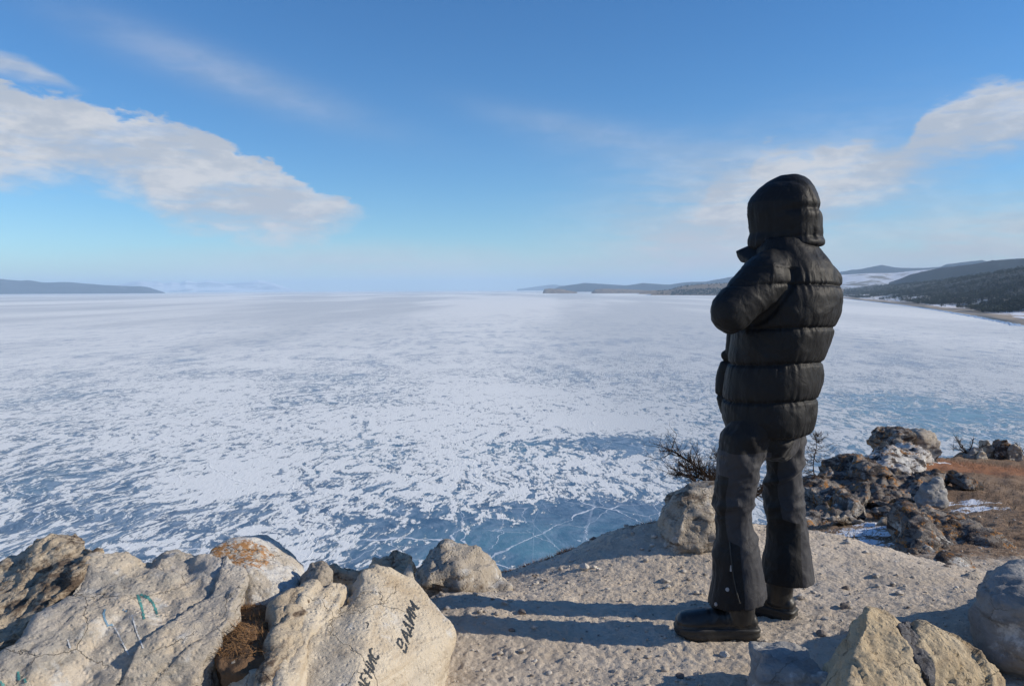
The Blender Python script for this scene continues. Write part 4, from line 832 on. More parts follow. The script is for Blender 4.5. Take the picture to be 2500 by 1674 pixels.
# ================================================================== PAINTED LETTERING, GRASS, SHRUBS
def bvh_of(root):
    obs = [c for c in root.children if c.type == 'MESH'] or [root]; V = []; Fc = []; off = 0
    for o_ in obs:
        v = get_v(o_.data); V += [Vector(x) for x in v]; Fc += [tuple(i+off for i in p_.vertices) for p_ in o_.data.polygons]; off += len(v)
    return BVHTree.FromPolygons(V, Fc)
def paint(name, strokes, width, mat, parent, bvh, rag=.5, lift=.0018):
    V = []; Fc = []; r3 = np.random.default_rng(len(strokes)*7+3); cv_ = Vector(CAM)
    for st in strokes:
        P = []
        for (a, b_) in zip(st[:-1], st[1:]):
            L = math.dist(a, b_); n = max(2, int(L/1.3))
            for i in range(n): P.append((a[0]+(b_[0]-a[0])*i/n, a[1]+(b_[1]-a[1])*i/n))
        P.append(st[-1]); prev = None; M_ = len(P)
        for i, p in enumerate(P):
            q0, q1 = P[max(0, i-1)], P[min(M_-1, i+1)]; t = np.array(q1)-np.array(q0); t = t/max(1e-6, np.linalg.norm(t)); nn = np.array([-t[1], t[0]])
            w_ = width*(1+rag*(r3.uniform()-.5)*2)*.5*(.65 if i in (0, M_-1) else 1); row = []
            for s_ in (-1, 0, 1):
                d = Vector(ray(p[0]+nn[0]*w_*s_, p[1]+nn[1]*w_*s_)).normalized(); h, hn, _, _ = bvh.ray_cast(cv_, d)
                if h is None: row = None; break
                row.append(h-d*lift+hn*.0006)
            if row:
                k0 = len(V); V += [tuple(x) for x in row]
                if prev is not None and vnoise(np.array([[V[k0][0]*90, V[k0][1]*90, V[k0][2]*90]]), 3)[0] < .78 and (V[prev+1][0]-V[k0+1][0])**2+(V[prev+1][1]-V[k0+1][1])**2 < .001:
                    Fc += [(prev, prev+1, k0+1, k0), (prev+1, prev+2, k0+2, k0+1)]
                prev = k0
            else: prev = None
    if not Fc: return
    return link(name, mesh_np(name, V, np.array(Fc)), mat, parent)
m_blk = simple('black_paint', (.035, .04, .045), .6, .3, var=.3)
LET = {'В': [[(0, 0), (0, 1), (.5, 1), (.65, .8), (.5, .56), (0, .5)], [(.5, .56), (.78, .3), (.6, .04), (0, 0)]],
       'А': [[(0, 0), (.42, 1), (.8, 0)], [(.15, .36), (.68, .36)]],
       'Д': [[(-.05, -.15), (0, .08), (.85, .08), (.88, -.15)], [(.12, .08), (.42, 1), (.74, .08)]],
       'И': [[(0, 1), (0, 0), (.68, 1), (.68, 0)]], 'М': [[(0, 0), (.08, 1), (.42, .3), (.76, 1), (.85, 0)]],
       'Е': [[(.6, 1), (0, 1), (0, 0), (.62, 0)], [(0, .52), (.5, .52)]], 'Н': [[(0, 0), (0, 1)], [(.65, 0), (.65, 1)], [(0, .5), (.65, .5)]],
       'С': [[(.68, .85), (.4, 1), (.08, .8), (0, .45), (.12, .12), (.4, 0), (.7, .14)]], '.': [[(0, 0), (.08, .1)]]}
bi = bvh_of(insc)
rl = np.random.default_rng(12)
def write(word, o0, bx, upv, w_):
    o0 = np.array(o0, float); bx = np.array(bx, float); upv = np.array(upv, float); S = []
    for i, ch in enumerate(word):
        jx, jy, sc_ = rl.uniform(-.04, .04), rl.uniform(-.06, .06), rl.uniform(.92, 1.06)
        for st in LET[ch]: S.append([tuple(o0+bx*(i+jx+(x_+rl.uniform(-.03, .03))*sc_)+upv*(jy+(y_+rl.uniform(-.03, .03))*sc_)) for x_, y_ in st])
    return paint('lettering', S, w_, m_blk, insc, bi)
write('ВАДИМ.', (992, 1594), (6.2, -22.0), (-21, -26), 4.2)
write('ДЕНИС', (893, 1694), (7.2, -20.0), (-20, -22), 4.2)
paint('lettering', [[(893, 1518), (900, 1521), (897, 1532)], [(896, 1538), (903, 1536)]], 2.4, m_blk, insc, bi)
bl_ = bvh_of(left)
m_teal = simple('teal_paint', (.07, .22, .21), .6, .3, var=.4); m_bluep = simple('faded_blue_paint', (.14, .24, .33), .6, .3, var=.4); m_whp = simple('white_scrape', (.58, .58, .56), .8, .2, var=.15); m_greys = simple('grey_smear', (.23, .23, .22), .8, .2, var=.3)
for s_ in (([(335, 1448), (341, 1465), (346, 1482), (350, 1500), (352, 1512)], [(343, 1450), (362, 1458), (374, 1472), (381, 1490), (385, 1504)], [(0, 1662), (10, 1674)], [(44, 1638), (47, 1660)], [(60, 1655), (64, 1668)])): paint('paint_mark', [s_], 6, m_teal, left, bl_, .6)
for s_ in (([(257, 1486), (253, 1498), (256, 1512), (263, 1526), (275, 1524)], [(300, 1487), (310, 1492)])): paint('paint_mark', [s_], 5, m_bluep, left, bl_, .6)
for s_ in (([(276, 1524), (290, 1548), (303, 1575), (315, 1598)], [(322, 1500), (334, 1542), (350, 1582)], [(165, 1560), (172, 1582)])): paint('scrape', [s_], 3.2, m_whp, left, bl_, .7)

# soil pocket with dead roots
m_soil = simple('brown_soil', (.16, .10, .06), .95, .1, 60, .9, .01, .4)
me = remesh(hull_mesh([[W(*p) for p in ((556, 1474, 2.80), (640, 1484, 2.78), (690, 1510, 2.68), (685, 1600, 2.44), (610, 1640, 2.36), (530, 1640, 2.36), (515, 1560, 2.52), (590, 1540, 2.53), (560, B, 2.3), (680, B, 2.3), (560, 1600, 3.1), (690, 1600, 3.1), (600, B, 3.1))]]), .012, 2)
rock_shape(me, seed=201, facet=.010, fsc=8, sstr=0, rough=.010); pocket = link('soil_patch', me, m_soil); tag(pocket, 'hollow of brown soil between the outcrop and the tilted slabs', kind='structure')
m_root = simple('dead_grass', (.27, .155, .075), .9, .1, var=.4); m_dry = simple('dry_grass_blades', (.27, .19, .12), .9, .1, var=.35); m_rust = simple('rusty_plants', (.26, .11, .045), .9, .1, var=.35)
def blades(name, pts, L, wd, mat, label, seed, lean=1., seg=3, updir=(0, 0, 1), cat='grass'):
    r3 = np.random.default_rng(seed); V = []; Fc = []
    for p in pts:
        l = L*r3.uniform(.4, 1.2); d = np.array(updir)+r3.normal(0, .55, 3)*lean; d /= np.linalg.norm(d); c = np.array(p, float)
        s_ = np.cross(d, r3.normal(0, 1, 3)); s_ /= np.linalg.norm(s_); prev = None
        for i in range(seg+1):
            w_ = wd*(1-i/(seg+.3)); k0 = len(V); V += [tuple(c-s_*w_), tuple(c+s_*w_)]
            if prev is not None: Fc.append((prev, prev+1, k0+1, k0))
            prev = k0; c = c+d*l/seg; d = d+r3.normal(0, .28, 3)*lean+np.array([0, 0, -.12]); d /= np.linalg.norm(d)
    o_ = link(name, mesh_np(name, V, np.array(Fc)), mat, smooth=False); tag(o_, label, cat, kind='stuff'); return o_
bp = bvh_of(pocket); pts = []; r3 = np.random.default_rng(5)
while len(pts) < 900:
    px, py = r3.uniform(530, 668), r3.uniform(1474, 1600)
    h = bp.ray_cast(Vector(CAM), Vector(ray(px, py)).normalized())[0]
    if h: pts.append(np.array(h))
blades('dead_grass', pts, .05, .0011, m_root, 'tangle of brown dead grass filling the hollow between the rocks', 6, 1.4, updir=(0, -.6, .6))
rock('stone', [pb([(549, 1690, 2.36), (552, 1650, 2.38), (560, 1616, 2.4), (578, 1608, 2.42), (600, 1610, 2.4), (604, 1620, 2.4), (592, 1660, 2.36), (590, 1720, 2.3), (560, 1760, 2.3)], 2.38, .08)], m_cream, 'pale stone standing below the tangle of dead grass', cat='stone', vox=.006, seed=211, facet=.005, fsc=9, sstr=.002, rough=.003)
rock('stone', [pb([(590, 1690, 2.34), (594, 1655, 2.36), (610, 1640, 2.38), (632, 1636, 2.38), (628, 1660, 2.36), (612, 1700, 2.3)], 2.36, .08)], m_cream, 'smaller tan stone leaning right of the pale one below the dead grass', cat='stone', vox=.006, seed=213, facet=.006, fsc=9, sstr=.002, rough=.003)
# rusty plants along the cliff edge, dry grass on the slope
pts = []; seq = EP[6:12]
for i in range(2600):
    k0 = r3.integers(0, 5); t = r3.uniform(); q = seq[k0]*(1-t)+seq[k0+1]*t+r3.normal(0, .035, 2)+np.array([0, -.02])
    if vnoise(np.array([[q[0]*4, q[1]*4, 0.]]), 9)[0] < -.05: continue
    pts.append((q[0], q[1], gz1(q[0], q[1])))
blades('cliff_edge_plants', pts, .035, .0011, m_rust, 'rust-brown dry plants fringing the top of the shaded bank', 12, 1.2, cat='plants')
q2 = r3.uniform(0, 1, (30000, 2)); qx, qy = 1.6+q2[:, 0]*9, 4.6+q2[:, 1]*11; sd_ = plan_sd(qx, qy); fs_ = 1/(1+np.exp(-((qy-5.4)*1.6)))*(sd_ < -.05)*(fbm(np.stack([qx*.9, qy*.9, qx*0], 1), 3, 17) > -.05)*(qx/qy < .72)
sel = r3.uniform(0, 1, len(qx)) < fs_; qx, qy = qx[sel][:5000], qy[sel][:5000]; qz = ground_z(qx, qy)
ok = np.array([abs(v) for v in fbm(np.stack([qx*2, qy*2, qx*0], 1), 2, 5)]) > -1
blades('dry_grass', np.stack([qx, qy, qz-.004], 1)[ok], .07, .0022, m_dry, 'short dry brown grass covering the slope on the right', 13, 1.3, seg=2)

# ---- woody plants
def limb(V, Fc, pts, r0_, r1_, sides=5):
    pts = [np.array(p, float) for p in pts]; n = len(pts); prev = None
    for i, p in enumerate(pts):
        d = pts[min(n-1, i+1)]-pts[max(0, i-1)]; d /= max(1e-9, np.linalg.norm(d)); t = np.array([0, 0, 1.]) if abs(d[2]) < .9 else np.array([1., 0, 0])
        e1_ = np.cross(d, t); e1_ /= np.linalg.norm(e1_); e2_ = np.cross(d, e1_); r_ = r0_+(r1_-r0_)*i/(n-1); k0 = len(V)
        for j in range(sides): a = 6.283*j/sides; V.append(tuple(p+(e1_*math.cos(a)+e2_*math.sin(a))*r_))
        if prev is not None:
            for j in range(sides): j2 = (j+1) % sides; Fc.append((prev+j, prev+j2, k0+j2, k0+j))
        prev = k0
def grow(V, Fc, p, d, L, r_, depth, r3, kids=5, curl=.25, upw=.15, spread=.9):
    n = 6; pts = [np.array(p, float)]; d = np.array(d, float)/np.linalg.norm(d); dirs = [d]
    for i in range(n): d = d+r3.normal(0, curl, 3)*.35+np.array([0, 0, upw*.3]); d /= np.linalg.norm(d); pts.append(pts[-1]+d*L/n); dirs.append(d)
    limb(V, Fc, pts, r_, r_*.35, 5 if depth > 1 else 3)
    if depth > 0:
        for q in range(kids):
            i = r3.integers(1, n+1); d2 = dirs[i]+r3.normal(0, 1, 3)*spread*.55; d2 /= np.linalg.norm(d2)
            grow(V, Fc, pts[i], d2, L*r3.uniform(.35, .62), r_*.5, depth-1, r3, kids, curl, upw, spread)
m_twig = simple('dark_twig_bark', (.055, .038, .028), .9, .1, var=.3)
def shrub(name, base, dirs, label, seed, kids=5, cat='shrub', r_=.009, depth=3, spread=1.1):
    r3 = np.random.default_rng(seed); root = empty(name, base); tag(root, label, cat)
    V = []; Fc = []; V2 = []; F2 = []
    for (dx, dy, dz, L) in dirs:
        d = np.array([dx, dy, dz], float); d /= np.linalg.norm(d); pts = [np.array(base, float)]; dd = d.copy()
        for i in range(7): dd = dd+r3.normal(0, .10, 3); dd /= np.linalg.norm(dd); pts.append(pts[-1]+dd*L/7)
        limb(V, Fc, pts, r_, r_*.4, 6)
        for i in range(1, 8):
            for _ in range(kids-2 if i < 3 else kids):
                d2 = dd*.5+d*.5+r3.normal(0, 1, 3)*spread*.6+np.array([0, 0, .25]); grow(V2, F2, pts[i], d2, L*r3.uniform(.16, .34), r_*.35, depth-1, r3, 4, .35, .2, spread)
    link('stem', mesh_np('stem', V, np.array(Fc)), m_twig, root); link('twigs', mesh_np('twigs', V2, F2 if len(set(map(len, F2))) > 1 else np.array(F2)), m_twig, root, smooth=False); return root
b0 = W(1800, 1212, 4.85)
tl = [W(*q)-b0 for q in ((1640, 1120, 4.80), (1675, 1135, 4.90), (1712, 1112, 4.80), (1740, 1130, 5.00), (1680, 1160, 4.70), (1852, 1185, 5.10), (1880, 1190, 4.90))]
shrub('shrub', b0, [(*t, float(np.linalg.norm(t))) for t in tl], 'dense leafless dark shrub leaning out from the cliff-edge rock behind the legs', 31, kids=6)
b0 = W(2365, 1108, 14.0); shrub('shrub', b0, [(-1, 0, .55, .38), (-.6, .3, .8, .33), (.1, 0, 1, .26), (.7, -.2, .5, .32), (-.9, -.2, .25, .34)], 'low dark shrub on the rim left of the stone cluster', 33, kids=4, r_=.010, depth=2)
b0 = W(2505, 1112, 14.5); shrub('shrub', b0, [(-.6, 0, .8, .26), (.3, 0, 1, .26), (.8, 0, .5, .3)], 'dark shrub on the rim cut by the right edge of the picture', 35, kids=4, r_=.010, depth=2)
# larch sapling
base_ = W(1984, 1190, 9.0); root = empty('larch_sapling', base_); tag(root, 'spindly bare larch sapling standing against the ice right of the person', 'tree')
V = []; Fc = []; r3 = np.random.default_rng(41); H_ = .66; tr = [base_+np.array([.012*math.sin(i*1.1)+.03*i/10, 0, H_*i/10]) for i in range(11)]
limb(V, Fc, tr, .008, .002, 6); link('trunk', mesh_np('trunk', V, np.array(Fc)), m_twig, root)
V = []; Fc = []
for i in range(46):
    t = r3.uniform(.12, .98); p = base_+np.array([.03*t, 0, H_*t]); a = r3.uniform(0, 6.28); L = (.34*(1-t)**.8+.04)*r3.uniform(.6, 1.15); sxx = 1.25 if math.cos(a) > 0 else .8
    pts = [p+np.array([math.cos(a)*L*s*sxx, math.sin(a)*L*s, -.03*math.sin(s*3)+.22*L*s*s]) for s in np.linspace(0, 1, 7)]
    limb(V, Fc, pts, .0028, .0012, 3)
    for q in pts[2:]:
        for _ in range(4):
            d = r3.normal(0, 1, 3)*np.array([1, 1, .6])+np.array([0, 0, .5]); d /= np.linalg.norm(d); limb(V, Fc, [q, q+d*r3.uniform(.015, .05)], .0014, .0009, 3)
link('branches', mesh_np('branches', V, np.array(Fc)), m_twig, root, smooth=False)

# ================================================================== PERSON
Fd = np.array([-.82, .57, 0]); Fd /= np.linalg.norm(Fd); Ld = np.array([-Fd[1], Fd[0], 0])
YT = 3.35
gzp = gz1(.95, 3.25)
person = empty('person', (1.02, 3.3, gzp)); tag(person, 'person in hooded black puffer jacket and grey snow trousers standing with back turned', 'person')
def fabric(name, col, rough=.5, spec=.35, sc=160, st=.25, dist=.0006, sheen=0, panel=None, wr=0):
    m_, k, b = newmat(name); P = k.n('ShaderNodeNewGeometry').outputs['Position']
    c = k.mix(k.noise(P, 7, 5, .6), tuple(x*.85 for x in col), tuple(min(1, x*1.15) for x in col))
    if panel: c = k.mix(k.ss(k.attr('panel'), -.01, .01), c, k.mix(k.noise(P, 7, 5, .6), tuple(x*.85 for x in panel), tuple(x*1.15 for x in panel)))
    k.put(b.inputs['Base Color'], c); b.inputs['Roughness'].default_value = rough; b.inputs['Specular IOR Level'].default_value = spec
    b.inputs['Sheen Weight'].default_value = sheen; b.inputs['Sheen Roughness'].default_value = .4
    h = k.noise(P, sc, 3, .6); nr_ = k.bump(h, st, dist)
    if wr: nr_ = k.bump(k.noise(k.map(P, rot=(.3, .5, .2), scale=(1, 1, .55)), wr, 5, .62, .8), .55, .012, nr_)
    k.put(b.inputs['Normal'], nr_); return m_
m_jacket = fabric('black_nylon', (.0135, .0142, .0155), .56, .17, 200, .15, .0005, .0, wr=22)
m_trous = fabric('charcoal_fabric', (.034, .034, .039), .68, .3, 350, .3, .0006, .1, panel=(.008, .008, .009), wr=14)
m_boot = simple('black_rubber', (.018, .018, .018), .38, .5, 60, .12, .002, .3)
def dusty(name, col, rough):
    m_, k, b = newmat(name); P = k.n('ShaderNodeNewGeometry').outputs['Position']
    d = k.m('MULTIPLY', k.ss(k.noise(P, 22, 7, .75), .50, .74), .20); k.put(b.inputs['Base Color'], k.mix(d, col, (.20, .17, .14)))
    k.put(b.inputs['Roughness'], k.m('ADD', d, rough, None, True)); k.put(b.inputs['Normal'], k.bump(k.noise(P, 70, 5, .6), .25, .003)); return m_
m_boot = dusty('black_rubber', (.016, .016, .016), .36); m_sole = dusty('black_sole', (.022, .022, .021), .55)
m_metal = simple('dull_metal', (.25, .25, .26), .4, .8); m_cuff = simple('ribbed_cuff', (.05, .05, .052), .8, .2, 90, .8, .004, .2)
m_skin = simple('skin', (.42, .26, .19), .55, .4, 80, .1, .001, .1); m_trim = simple('hood_trim', (.03, .03, .03), .8, .2)
th_ = np.linspace(0, 2*np.pi, 48, endpoint=False)
def body_loft(rows, Y, ka, kb, extra=None):
    """rows: (py, left px, right px)"""
    rings = []
    for r_ in rows:
        py, xl, xr = r_[:3]; Yc2 = Y if len(r_) < 4 else r_[3]
        c = W((xl+xr)/2, py, Yc2); wd = (xr-xl)/2*Yc2/F; ct, st = np.cos(th_), np.sin(th_)
        pw = 2/2.35; cc = np.sign(ct)*np.abs(ct)**pw; s2 = np.sign(st)*np.abs(st)**pw
        rings.append(c+np.outer(cc*wd*ka, Ld)+np.outer(s2*wd*kb, Fd))
    return ring_loft(rings)
KA, KB = 1.12, .90
torso = body_loft([(1054, 1788, 1970), (1046, 1772, 1985), (1015, 1763, 1994), (970, 1762, 1999), (925, 1768, 2008), (880, 1776, 2013), (840, 1782, 2026), (800, 1786, 2038), (760, 1794, 2050), (720, 1802, 2054), (690, 1812, 2050), (660, 1826, 2040), (640, 1838, 2026), (622, 1846, 2008), (604, 1850, 1992), (585, 1862, 1980)], YT, KA, KB)
shL, elL, wrL = W(1868, 682, 3.20), W(1783, 762, 3.13), W(1836, 742, 3.42)
shR, elR, wrR = W(2003, 690, 3.50), W(1958, 800, 3.68), W(1850, 765, 3.62)
armv = [capsule(W(1900, 655, 3.26), shL, .085, .098), capsule(shL, elL, .100, .078), capsule(elL, wrL, .076, .058), capsule(W(1975, 655, 3.45), shR, .075, .088), capsule(shR, elR, .088, .080), capsule(elR, wrR, .078, .055)]
flap = [capsule(W(1776, 885, 3.44), W(1772, 960, 3.44), .034, .040), capsule(W(1772, 960, 3.44), W(1776, 1000, 3.44), .038, .026), capsule(W(1772, 868, 3.44), W(1800, 880, 3.42), .022, .03), capsule(W(1795, 800, 3.42), W(1790, 860, 3.42), .03, .03)]
collar = join_vf([torso]+armv+flap); jk = remesh(collar, .0052, 8)
jv = get_v(jk); jn = get_n(jk)
def seg_d(p, a, b_):
    a, b_ = np.array(a), np.array(b_); e = b_-a; t = np.clip(((p-a)@e)/(e@e), 0, 1); return np.linalg.norm(p-(a+t[:, None]*e), axis=1), t
dL1, tL1 = seg_d(jv, shL, elL); dL2, tL2 = seg_d(jv, elL, wrL); dR1, tR1 = seg_d(jv, shR, elR); dR2, _ = seg_d(jv, elR, wrR)
arm = np.clip(1.6-np.minimum(np.minimum(dL1, dL2), np.minimum(dR1+.02, dR2))/.075, 0, 1)
arm = np.clip(arm*1.3, 0, 1)*(jv[:, 2] > 1.18)
seams = np.array([.80, .96, 1.113, 1.258, 1.432, 1.66]); zz = jv[:, 2]+.006*np.sin(np.arctan2((jv-W(1890, 800, YT))@Ld, (jv-W(1890, 800, YT))@Fd)*2)
ks = np.clip(np.searchsorted(seams, zz)-1, 0, len(seams)-2); tq_ = np.clip((zz-seams[ks])/(seams[ks+1]-seams[ks]), 0, 1)
dz = np.minimum(tq_, 1-tq_)*(seams[ks+1]-seams[ks]); angv = np.arctan2((jv-W(1890, 800, YT))@Ld, (jv-W(1890, 800, YT))@Fd)
puff = .012*(np.power(np.clip(1-np.power(np.abs(2*tq_-1), 3.2), 0, 1), .6)-.62)
puck = fbm(np.stack([angv*17, zz*4, zz*0], 1), 3, 71)*.008*np.exp(-dz/.03)-.007*np.exp(-(dz/.006)**2)
fold = ridged(np.stack([jv@Ld*5+jv[:, 2]*3, jv@Fd*5-jv[:, 2]*2.2, jv[:, 2]*4], 1), 3, 75)
fold2 = fbm(np.stack([angv*3.2+jv[:, 2]*5, jv[:, 2]*9, angv*0], 1), 3, 78)
disp = (puff+puck)*(1-arm)+(np.maximum(fold, 0)*.010-.003)+fold2*.005
fs2 = ridged(np.stack([tL1*3.0+dL1*0+jv[:, 0]*3, jv[:, 2]*7, jv[:, 1]*6], 1), 3, 81)*.010*arm
# line where the sleeve meets the body
armpit = np.exp(-((np.minimum(dL1, dR1)-.112)/.012)**2)*(jv[:, 2] < 1.50)*(jv[:, 2] > 1.2)*.010
jv2 = jv+jn*(disp+fs2-armpit)[:, None]; set_v(jk, jv2); jk.name = 'jacket'
jacket = link('jacket', jk, m_jacket, person)
# collar standing open at the throat
me = remesh(hull_mesh([[W(*p) for p in ((1796, 613, 3.42), (1800, 628, 3.42), (1808, 640, 3.40), (1832, 597, 3.42), (1862, 590, 3.36), (1880, 640, 3.28), (1850, 650, 3.26), (1800, 614, 3.47), (1812, 640, 3.47), (1850, 600, 3.5), (1870, 645, 3.5))]]), .006, 2)
link('collar', me, m_jacket, jacket)
# hood
hrows = [(622, 1858, 1984), (610, 1840, 1994), (600, 1831, 2001), (585, 1830, 2003), (570, 1835, 1999), (553, 1831, 1998), (535, 1829, 1999), (515, 1826, 1997), (495, 1828, 1993), (475, 1842, 1988), (460, 1856, 1982), (446, 1874, 1973), (436, 1890, 1962), (427, 1908, 1946)]
hd = remesh(join_vf([body_loft(hrows, 3.38, .88, 1.03), capsule(W(1846, 492, 3.44), W(1838, 508, 3.46), .028, .024)]), .005, 4)
hv = get_v(hd); hn = get_n(hd); hc = W(1913, 520, 3.38); ha = np.arctan2((hv-hc)@Ld, (hv-hc)@Fd); back = np.clip(-((hv-hc)@Fd)/.10+.25, 0, 1)
hs = np.array([1.20, 1.565, 1.618, 1.732, 2.0]); hz = hv[:, 2]+.015*np.clip(((hv-hc)@Fd)/.15, -1, 1)
ks = np.clip(np.searchsorted(hs, hz)-1, 0, 3); dzh = np.minimum(np.abs(hz-hs[ks]), np.abs(hs[ks+1]-hz))
groove = -.010*np.exp(-(dzh/.014)**2)*np.clip(back, 0, 1)-.010*np.exp(-((hz-1.565)/.012)**2)*back
pan = -.003*np.exp(-(((hv-hc)@Ld-.062)/.010)**2)*(hz > 1.60)*np.clip(back+.3, 0, 1)
crp = ridged(hv*np.array([10, 10, 7]), 3, 91)*.004*(.35+back*.6)+fbm(np.stack([ha*8, hz*6, hz*0], 1), 3, 95)*.009*np.exp(-dzh/.03)+fbm(hv*9, 3, 96)*.006
set_v(hd, hv+hn*(groove+pan+crp)[:, None])
bm = bmesh.new(); bm.from_mesh(hd); dl = [v for v in bm.verts if (np.array(v.co)-hc)@Fd > .128 and abs((np.array(v.co)-hc)@Ld) < .09 and 1.59 < v.co.z < 1.83]
bmesh.ops.delete(bm, geom=dl, context='VERTS'); bm.to_mesh(hd); bm.free()
hd = apply_mods(hd, [('SOLIDIFY', dict(thickness=.012, offset=-1))]); link('hood', hd, m_jacket, jacket)
# trousers
def leg_loft(rows, Y, k=1.0):
    rings = []
    for (py, xl, xr) in rows:
        c = W((xl+xr)/2, py, Y); wd = (xr-xl)/2*Y/F*k
        rings.append(c+np.outer(np.cos(th_)*wd, [1, 0, 0])+np.outer(np.sin(th_)*wd*1.0, [0, 1, 0]))
    return ring_loft(rings)
Llegs = [(1010, 1800, 1900), (1060, 1762, 1890), (1090, 1757, 1878), (1120, 1751, 1862), (1150, 1747, 1853), (1200, 1745, 1842), (1240, 1748, 1838), (1280, 1750, 1841), (1310, 1750, 1848), (1350, 1742, 1854), (1400, 1738, 1861), (1440, 1733, 1866), (1480, 1726, 1870), (1510, 1724, 1872)]
Rlegs = [(1010, 1860, 1970), (1060, 1866, 1962), (1100, 1868, 1958), (1150, 1868, 1956), (1200, 1870, 1958), (1240, 1874, 1962), (1280, 1878, 1969), (1320, 1872, 1972), (1360, 1864, 1977), (1400, 1860, 1982), (1440, 1858, 1988), (1470, 1857, 1990)]
YL, YR = 3.24, 3.47
pel = body_loft([(960, 1790, 1950), (1000, 1772, 1968), (1040, 1768, 1966), (1070, 1765, 1964), (1095, 1775, 1955), (1112, 1800, 1930)], 3.35, 1.0, .80)
tk = remesh(join_vf([leg_loft(Llegs, YL), leg_loft(Rlegs, YR), pel]), .006, 4)
tv = get_v(tk); tn = get_n(tk)
isL = ((tv[:, 1] < 3.36) & (tv[:, 0] < W(1866, 1200, 3.3)[0])) 
cL = np.interp(tv[:, 2], [W(1800, r_[0], YL)[2] for r_ in Llegs][::-1], [W((r_[1]+r_[2])/2, r_[0], YL)[0] for r_ in Llegs][::-1])
cR = np.interp(tv[:, 2], [W(1800, r_[0], YR)[2] for r_ in Rlegs][::-1], [W((r_[1]+r_[2])/2, r_[0], YR)[0] for r_ in Rlegs][::-1])
zk = tv[:, 2]
wr1 = ridged(np.stack([tv[:, 0]*5+zk*4, tv[:, 1]*5, zk*9-tv[:, 0]*5], 1), 3, 101); wr2 = fbm(np.stack([tv[:, 0]*9, tv[:, 1]*9, zk*5], 1), 4, 105)
kneez = np.exp(-((zk-.52)/.14)**2)+.5*np.exp(-((zk-.75)/.10)**2)+.25
dsp = (np.maximum(wr1, -.1)*.020-.005)*kneez+wr2*.007+ridged(np.stack([tv[:, 0]*17, tv[:, 1]*17, zk*6+tv[:, 0]*9], 1), 3, 108)*.004+.006*vnoise(np.stack([tv[:, 0]*22, tv[:, 1]*22, zk*3.5], 1), 109)*np.clip((.35-zk)/.2, 0, 1)
set_v(tk, tv+tn*dsp[:, None]); tv = get_v(tk)
pL = np.where(zk > .70, (zk-.755)*8+wr2*.1, -.2)
pL = np.maximum(pL, (-.052-(tv[:, 0]-cL))*8*(zk > .35)*(zk < .66)+(-1)*((zk <= .35) | (zk >= .66)))
pL = np.maximum(pL, np.where(zk <= .42, (-.012+.04*(.42-zk)-(tv[:, 0]-cL))*8, -1)-np.clip((zk-.38)*20, 0, 3))
pR = np.where(zk < .42, (.030-(tv[:, 0]-cR))*8, -1)-np.clip((zk-.40)*30, 0, 3)
pR = np.maximum(pR, (-.045-(tv[:, 0]-cR))*8)
fattr(tk, 'panel', np.where(isL, pL, pR))
bm = bmesh.new(); bm.from_mesh(tk)
for side, pz, slope in ((0, .150, .10), (1, .158, .05)):
    pass
cut = [v for v in bm.verts if (v.co.z < (.146+gzp+(.92-v.co.x)*-.12 if v.co.x < 1.05 else .150+gzp))]
bmesh.ops.delete(bm, geom=cut, context='VERTS'); bm.to_mesh(tk); bm.free()
tk = apply_mods(tk, [('SOLIDIFY', dict(thickness=.006, offset=-1))]); tk.name = 'trousers'; trousers = link('trousers', tk, m_trous, person)
tb = BVHTree.FromPolygons([Vector(v) for v in get_v(tk)], [tuple(p_.vertices) for p_ in tk.polygons])
def on_leg(px, py):
    h, n_, _, _ = tb.ray_cast(Vector(CAM), Vector(ray(px, py)).normalized()); return (np.array(h), np.array(n_)) if h else (None, None)
zp = [on_leg(px, py)[0] for px, py in ((1781, 1320), (1783, 1345), (1786, 1370), (1789, 1395), (1793, 1420), (1799, 1448), (1806, 1472))]; zp = [p-np.array([0, .002, 0]) for p in zp if p is not None]
V = []; Fc = []; limb(V, Fc, zp, .0030, .0030, 6); link('zip', mesh_np('zip', V, np.array(Fc)), m_sole, trousers)
V = []; Fc = []; h = on_leg(1783, 1385)[0]; limb(V, Fc, [h+np.array([0, -.006, .012]), h+np.array([0, -.008, -.012])], .0025, .004, 6); link('zip_pull', mesh_np('zip_pull', V, np.array(Fc)), m_metal, trousers)
for px, py, r_ in ((1776, 1438, .0085), (1748, 1474, .0085), (1886, 1450, .006)):
    h, n_ = on_leg(px, py)
    if h is None: continue
    V = []; Fc = []; limb(V, Fc, [h-n_*.001, h+n_*.003], r_, r_*.9, 14); Fc2 = [tuple(f) for f in Fc]+[tuple(range(14, 28))]
    link('snap_button', mesh_np('snap_button', V, Fc2), m_metal, trousers, smooth=False)
